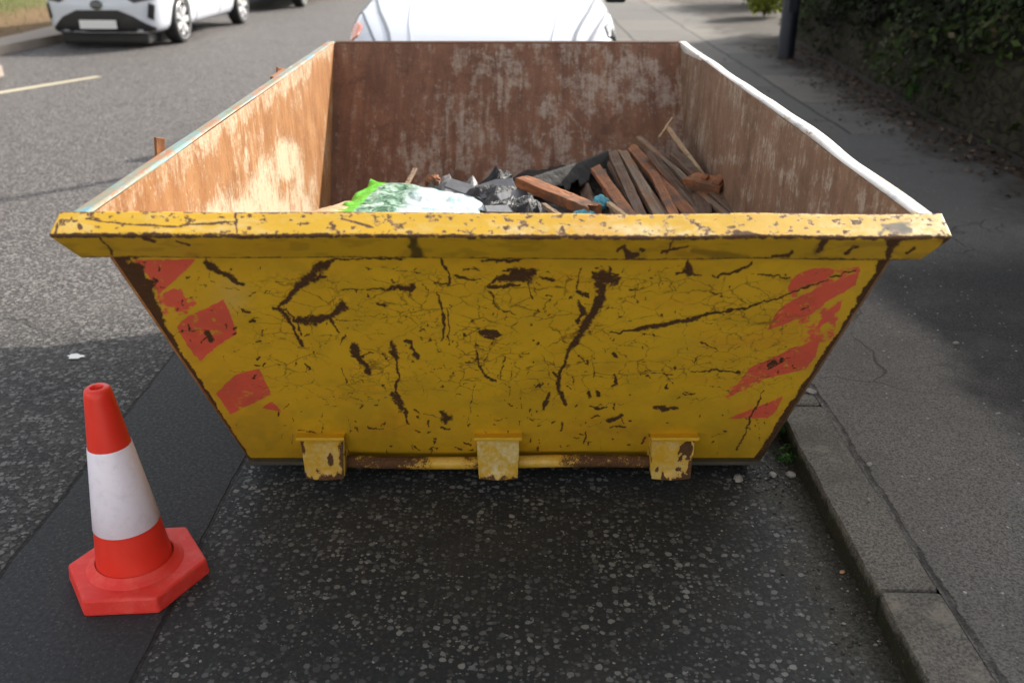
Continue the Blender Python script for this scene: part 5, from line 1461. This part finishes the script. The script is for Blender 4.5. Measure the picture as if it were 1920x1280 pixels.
def hedge():
    root = empty('hedge', (4.3, 6.0, 0), 0, 'tall dark overgrown hedge along the back of the right pavement', 'hedge')
    inv = lambda o: setattr(o, 'matrix_parent_inverse', Matrix.Translation(root.location).inverted())
    # woody core
    ys = np.linspace(-5, 14.6, 150); zs_ = np.linspace(0, 1, 30)
    Y, Tz = np.meshgrid(ys, zs_, indexing='ij')
    Z = Tz * (hedge_top(Y) - 0.15)
    X = hedge_face(Y, Z) + 0.16 + 0.10 * fbm(Y * 6, Z * 6, 38, 3)
    Xb = 5.0 + 0.3 * (fbm(Y * 2, Z * 2, 39, 3) - .5)
    A = np.stack([X, Y, Z], -1); B = np.stack([Xb, Y, Z], -1)[:, ::-1]
    G = np.concatenate([A, B], 1)
    ny_, nz_ = G.shape[:2]
    idx = np.arange(ny_ * nz_).reshape(ny_, nz_); jx = np.roll(idx, -1, axis=1)
    Q = np.stack([idx[:-1], jx[:-1], jx[1:], idx[1:]], -1).reshape(-1, 4)
    o = from_np('twigs', G.reshape(-1, 3), Q, M_CORE, root, smooth=True); inv(o)
    caps = MB()
    for k in (0, -1): caps.poly([tuple(q) for q in G[k]])
    o = caps.build('twigs', M_CORE, root); inv(o)
    # stems
    for i in range(46):
        y = RNG.uniform(5.2, 14); z0 = 0.02
        x = float(hedge_face(np.array([y]), np.array([0.15]))[0]) + RNG.uniform(-.06, .14)
        pts = [(x, y, z0)]; h = RNG.uniform(.6, 1.6)
        for k in range(1, 5): pts.append((x + RNG.uniform(-.10, .10) + .03 * k, y + RNG.uniform(-.12, .12), z0 + h * k / 4))
        mb = MB(); r0 = RNG.uniform(.008, .022); mb.tube(pts, [r0, r0 * .9, r0 * .75, r0 * .55, r0 * .3], 6)
        o = mb.build('stem', M_BARK, root, smooth=True); inv(o)
    # leaves: dense in clumps, thin at the foot
    n = 90000
    y = np.where(RNG.rand(n) < .8, RNG.uniform(5.0, 14.8, n), RNG.uniform(-5, 5, n)); z = RNG.rand(n) ** 0.9 * (hedge_top(y) + 0.05)
    clump = fbm(y * 2.4, z * 2.4, 44, 4); ok = (clump + 0.20 * np.clip(z, 0, 1) > 0.47 + 0.16 * RNG.rand(n)) & (RNG.rand(n) < np.interp(z, [0, .45, .75], [.12, .22, 1.0]))
    y, z, clump = y[ok], z[ok], clump[ok]; n = len(y)
    x = hedge_face(y, z) - 0.10 * np.interp(z, [0, .8, 1.2], [1.6, 1.0, 0]) + RNG.normal(0.03, 0.09, n) - 0.15 * (clump - .5)
    topm = z > hedge_top(y) - 0.12
    x = np.where(topm, x + RNG.rand(n) * 1.3, x)
    N = np.stack([-1 + RNG.normal(0, .5, n), RNG.normal(-.25, .6, n), .45 + RNG.normal(0, .5, n)], 1)
    tone = np.clip(0.45 + 1.5 * (fbm(y * 1.1, z * 1.1, 47, 3) - .5) + RNG.normal(0, .17, n), 0, 1)
    o = leaves('foliage', np.stack([x, y, z], 1), N, RNG.uniform(.018, .042, n), tone, M_LEAF, root); inv(o)
hedge()

def garden_wall():
    n = NT('mossy dark stone wall'); p = n.pos()
    v = n.t.nodes.new('ShaderNodeTexVoronoi'); v.feature = 'DISTANCE_TO_EDGE'; v.inputs['Scale'].default_value = 6.5
    n.t.links.new(n.map(warp(n, p, 3, .2), (1, 1, 2.0)), v.inputs['Vector'])
    st = n.step(n.add(v.outputs[0], n.mul(n.sub(n.noise(p, 12, 5, .75), .5), .9)), -.20, .25); k = n.noise(p, 7, 6, .7); f = n.noise(p, 40, 5, .75)
    c = n.mix(k, (0.022, 0.018, 0.012), (0.075, 0.062, 0.042))
    c = n.mix(n.step(n.noise(n.map(p, (3, 3, .6)), 4, 5, .7), .45, .65, 0, .85), c, n.mix(f, (0.018, 0.022, 0.008), (0.055, 0.062, 0.020)))
    c = n.mix(st, (0.012, 0.010, 0.007), c)
    n.set(base=c, rough=.95, normal=n.bump(n.add(n.mul(st, .8), n.mul(f, .6)), .8, .03), spec=.2)
    ys = np.linspace(4.4, 14.3, 420); hs_ = np.linspace(0, 1, 34)
    Y, H = np.meshgrid(ys, hs_, indexing='ij')
    Hh = 0.62 + 0.16 * (fbm(ys * 1.3, ys * 0, 91, 4) - .5)
    Z = PZ0 + H * Hh[:, None]
    X = HX - 0.06 + np.interp(Y, [4, 8, 11, 14.5], [0.0, -0.02, 0.20, 0.40]) + 0.10 * (fbm(Y * 4, Z * 6, 92, 4) - .5) + .05 * H + .10 * sstep(.86, 1, H) ** 2
    A = np.stack([X, Y, Z], -1); top = A[:, -1:].copy(); top[..., 0] += .24; top[..., 2] -= .02
    foot = top.copy(); foot[..., 2] = PZ0
    G = np.concatenate([A, top, foot], 1); a_, b_ = G.shape[:2]
    idx = np.arange(a_ * b_).reshape(a_, b_); jx = np.roll(idx, -1, axis=1)
    Q = np.stack([idx[:-1], jx[:-1], jx[1:], idx[1:]], -1).reshape(-1, 4)
    o = from_np('garden_wall', G.reshape(-1, 3), Q, n.m, smooth=True)
    tag(o, 'low dark mossy stone wall at the back of the right pavement, hedge behind it', 'wall')
PZ0 = KH - 0.006
garden_wall()

def shrub(name, c, r, h, n, mat, label, cat, size=(.02, .04), seed=5, group=None):
    rs = np.random.RandomState(seed)
    root = empty(name, c, 0, label, cat, group)
    for i in range(7):
        a = rs.uniform(0, 6.28); mb = MB()
        mb.tube([(0, 0, 0), (r * .3 * math.cos(a), r * .3 * math.sin(a), h * .4), (r * .7 * math.cos(a), r * .7 * math.sin(a), h * .85)], [.012 * h + .002, .008 * h + .0015, .003 * h + .001], 5)
        mb.build('stem', M_BARK, root, smooth=True)
    d = rs.normal(size=(n, 3)); d /= np.linalg.norm(d, axis=1, keepdims=True)
    k = rs.rand(n) ** .45
    P = d * k[:, None] * np.array([r, r, h * .55]) * (0.75 + .5 * fbm(d[:, 0] * 2.5 + 3, d[:, 1] * 2.5 + d[:, 2] * 2, seed, 3))[:, None] + np.array([0, 0, h * .55])
    P[:, 2] = np.maximum(P[:, 2], 0.01)
    leaves('foliage', P, d + rs.normal(0, .5, (n, 3)) + np.array([0, 0, .4]), rs.uniform(size[0], size[1], n), np.clip(.5 + rs.normal(0, .25, n), 0, 1), mat, root, seed=seed)
    return root
PZ = KH - 0.006
shrub('shrub', (4.22, 16.9, PZ), .34, .75, 1500, M_LIME, 'sunlit yellow green shrub beyond the lamp post at the far end of the hedge', 'shrub', (.03, .06), 5)
shrub('shrub', (4.9, 19.5, PZ), 1.0, 1.3, 2600, M_LEAF, 'darker green shrub farthest along the right pavement', 'shrub', (.03, .06), 6)
p = at_z(1722, 190, PZ); shrub('weed', (p.x, p.y, PZ), .16, .26, 240, M_WEED, 'small bright green weed at the foot of the hedge', 'weed', (.018, .035), 8)
p = at_z(1690, 165, PZ); shrub('weed', (p.x + .25, p.y, PZ), .12, .34, 130, M_WEED, 'thin green weed beside the hedge stems further back', 'weed', (.015, .03), 9)
p = at_z(1437, 822, 0.0); shrub('weed', (p.x + 0.005, p.y + .02, 0), .06, .085, 260, M_WEED, 'tiny green weed in the gutter beside the skip corner', 'weed', (.006, .013), 10)
p = at_z(1472, 862, 0.0); shrub('weed', (p.x + 0.01, p.y, 0), .05, .04, 160, M_WEED, 'tiny flat weed against the kerb, nearer than the skip corner', 'weed', (.004, .008), 12)

# leaf litter and gutter grit: nobody could count them
n = 1500
y = RNG.uniform(5.5, 12.8, n); x = 3.40 + np.interp(y, [5, 8, 11, 13], [.05, -.02, .2, .3]) - np.abs(RNG.normal(0, .30, n)) + .05
P = np.stack([x, y, np.full(n, PZ + .008) + RNG.rand(n) * .018], 1)
N = np.stack([RNG.normal(0, .35, n), RNG.normal(0, .35, n), np.ones(n)], 1)
M_DEAD = leaf_mat('dead leaves', [(0.0, (0.022, 0.014, 0.008)), (0.6, (0.07, 0.042, 0.025)), (1.0, (0.20, 0.13, 0.09))], .1)
tag(leaves('leaf_litter', P, N, RNG.uniform(.012, .027, n), RNG.rand(n), M_DEAD, aspect=1.3), 'brown fallen leaves at the foot of the hedge', 'leaf litter', kind='stuff')

M_GRIT = leaf_mat('grit', [(0.0, (0.03, 0.03, 0.026)), (0.6, (0.14, 0.13, 0.115)), (1.0, (0.38, 0.36, 0.33))], 0.0)
def grit(name, P, r, tone, label):
    rs = np.random.RandomState(3)
    base = np.array([(1, 0, 0), (0, 1, 0), (-1, 0, 0), (0, -1, 0), (0, 0, .8), (0, 0, -.6)], float)
    tri = np.array([(0, 1, 4), (1, 2, 4), (2, 3, 4), (3, 0, 4), (1, 0, 5), (2, 1, 5), (3, 2, 5), (0, 3, 5)])
    V = []; n = len(P)
    a = rs.uniform(0, 6.28, n); c, s = np.cos(a), np.sin(a)
    J = base[None] * (1 + rs.uniform(-.3, .3, (n, 6, 1)))
    X = (J[..., 0] * c[:, None] - J[..., 1] * s[:, None] * .7) * r[:, None]; Yv = (J[..., 0] * s[:, None] + J[..., 1] * c[:, None] * .7) * r[:, None]; Zv = J[..., 2] * r[:, None] * .6
    V = np.stack([X, Yv, Zv], -1) + P[:, None]
    T_ = (tri[None] + (np.arange(n) * 6)[:, None, None]).reshape(-1, 3)
    return tag(from_np(name, V.reshape(-1, 3), T_, M_GRIT, tris=True, attrs=dict(tone=np.repeat(tone, 6))), label, 'grit', kind='stuff')
n = 2600
y = RNG.uniform(1.2, 6, n); x = KX - np.abs(RNG.normal(0, .085, n)) - .004
xx = np.r_[x, RNG.normal(.80, .055, 420)]; yy = np.r_[y, RNG.normal(2.60, .10, 420)]
n = len(xx)
r = RNG.uniform(.0015, .0032, n) + .006 * RNG.rand(n) ** 5; tone = np.clip(RNG.normal(.35, .25, n), 0, 1)
grit('gutter_grit', np.stack([xx, yy, r * .3], 1), r, tone, 'fine pale grit and dirt in the gutter along the kerb')

# a few larger stones one can tell apart
M_STONE = plain('pale stone', (0.27, 0.26, 0.24), 0.8, 0.3, 40, bump=.4)
M_STONEO = plain('orange stone chip', (0.50, 0.28, 0.15), 0.8, 0.3, 40, bump=.4)
def pebble(px, py, w, h, z, mat, label, seed):
    p = at_z(px, py, z)
    o = crumple('pebble', (p.x, p.y, z + h * .42), w / 2, w * .34, h / 2, mat, seed, label, 'pebble', .5, seed * .7)
    o['group'] = 'loose stones by the kerb'
pebble(1384, 900, .040, .018, 0, M_STONE, 'white stone on the road in front of the right end of the skip', 2)
pebble(1449, 893, .026, .016, 0, M_STONE, 'round grey pebble, left of the pair beside the kerb', 3)
pebble(1482, 893, .030, .018, 0, M_STONE, 'round grey pebble, right of the pair beside the kerb', 4)
pebble(1579, 1074, .016, .010, 0, M_STONEO, 'orange stone chip in the gutter', 5)
pebble(1630, 873, .022, .012, KH, M_STONE, 'pale pebble on the pavement behind the kerb', 6)
pebble(1628, 938, .014, .010, KH, M_STONE, 'small pale chip on the joint between kerb and pavement', 7)
pebble(1518, 735, .050, .012, KH, M_STONE, 'flat pale flake on the kerb right of the skip', 8)
pebble(1792, 645, .024, .012, KH, M_STONE, 'white chip on the dark part of the pavement', 9)
# worn white paint splash on the road
p = at_z(143, 669)
rs = random.Random(4); pts = []
for k in range(22):
    a = 2 * math.pi * k / 22; q = 1 + rs.uniform(-.45, .25)
    pts.append((p.x + .045 * q * math.cos(a), p.y + .022 * q * math.sin(a), .004))
mb = MB(); mb.poly(pts); tag(mb.build('paint_splash', M_PLATE), kind='structure')

# ------------------------------------------------------------------ far verge: grass and posts
n = 16000
y = RNG.uniform(10.5, 24, n); t = RNG.rand(n) ** 1.5 * .5
ex = np.minimum(np.interp(y, [q[1] for q in fk], [q[0] for q in fk]) - 0.48, -6.93)
x = ex - t * 14; z = 0.10 + 1.7 * sstep(0, .5, t)
ok = RNG.rand(n) < 0.08 + 0.92 * sstep(0.05, 0.13, t)
x, y, z = x[ok], y[ok], z[ok]; n = len(x)
h = RNG.uniform(.05, .16, n); a = RNG.uniform(0, 6.28, n); w = .006
lean = RNG.normal(0, .35, (n, 2)) * h[:, None]
V = np.stack([np.stack([x - w * np.cos(a), y - w * np.sin(a), z - .01], 1), np.stack([x + w * np.cos(a), y + w * np.sin(a), z - .01], 1), np.stack([x + lean[:, 0], y + lean[:, 1], z + h], 1)], 1).reshape(-1, 3)
M_BLADE = leaf_mat('grass blades', [(0, (0.06, 0.09, 0.025)), (.6, (0.15, 0.18, 0.06)), (1, (0.32, 0.28, 0.14))], .3)
tag(from_np('verge_grass', V, np.arange(3 * n).reshape(-1, 3), M_BLADE, tris=True, attrs=dict(tone=np.repeat(RNG.rand(n), 3))), 'rough sunlit grass on the far bank', 'grass', kind='stuff')
M_POST = plain('weathered pale post', (0.42, 0.38, 0.32), .85, .3, 20, bump=.3)
yb = 13.4; xb = -7.15
mb = MB(); mb.box((0, 0, .55), (.075, .075, 1.3), Matrix.Rotation(R(-4), 3, 'Y'), bev=.006)
po = mb.build('fence_post', M_POST); po.location = (xb, yb, bank_z(xb, yb) - .06)
tag(po, 'weathered pale wooden post at the left edge on the far bank', 'post')

if SC.camera is None: SC.camera = cam
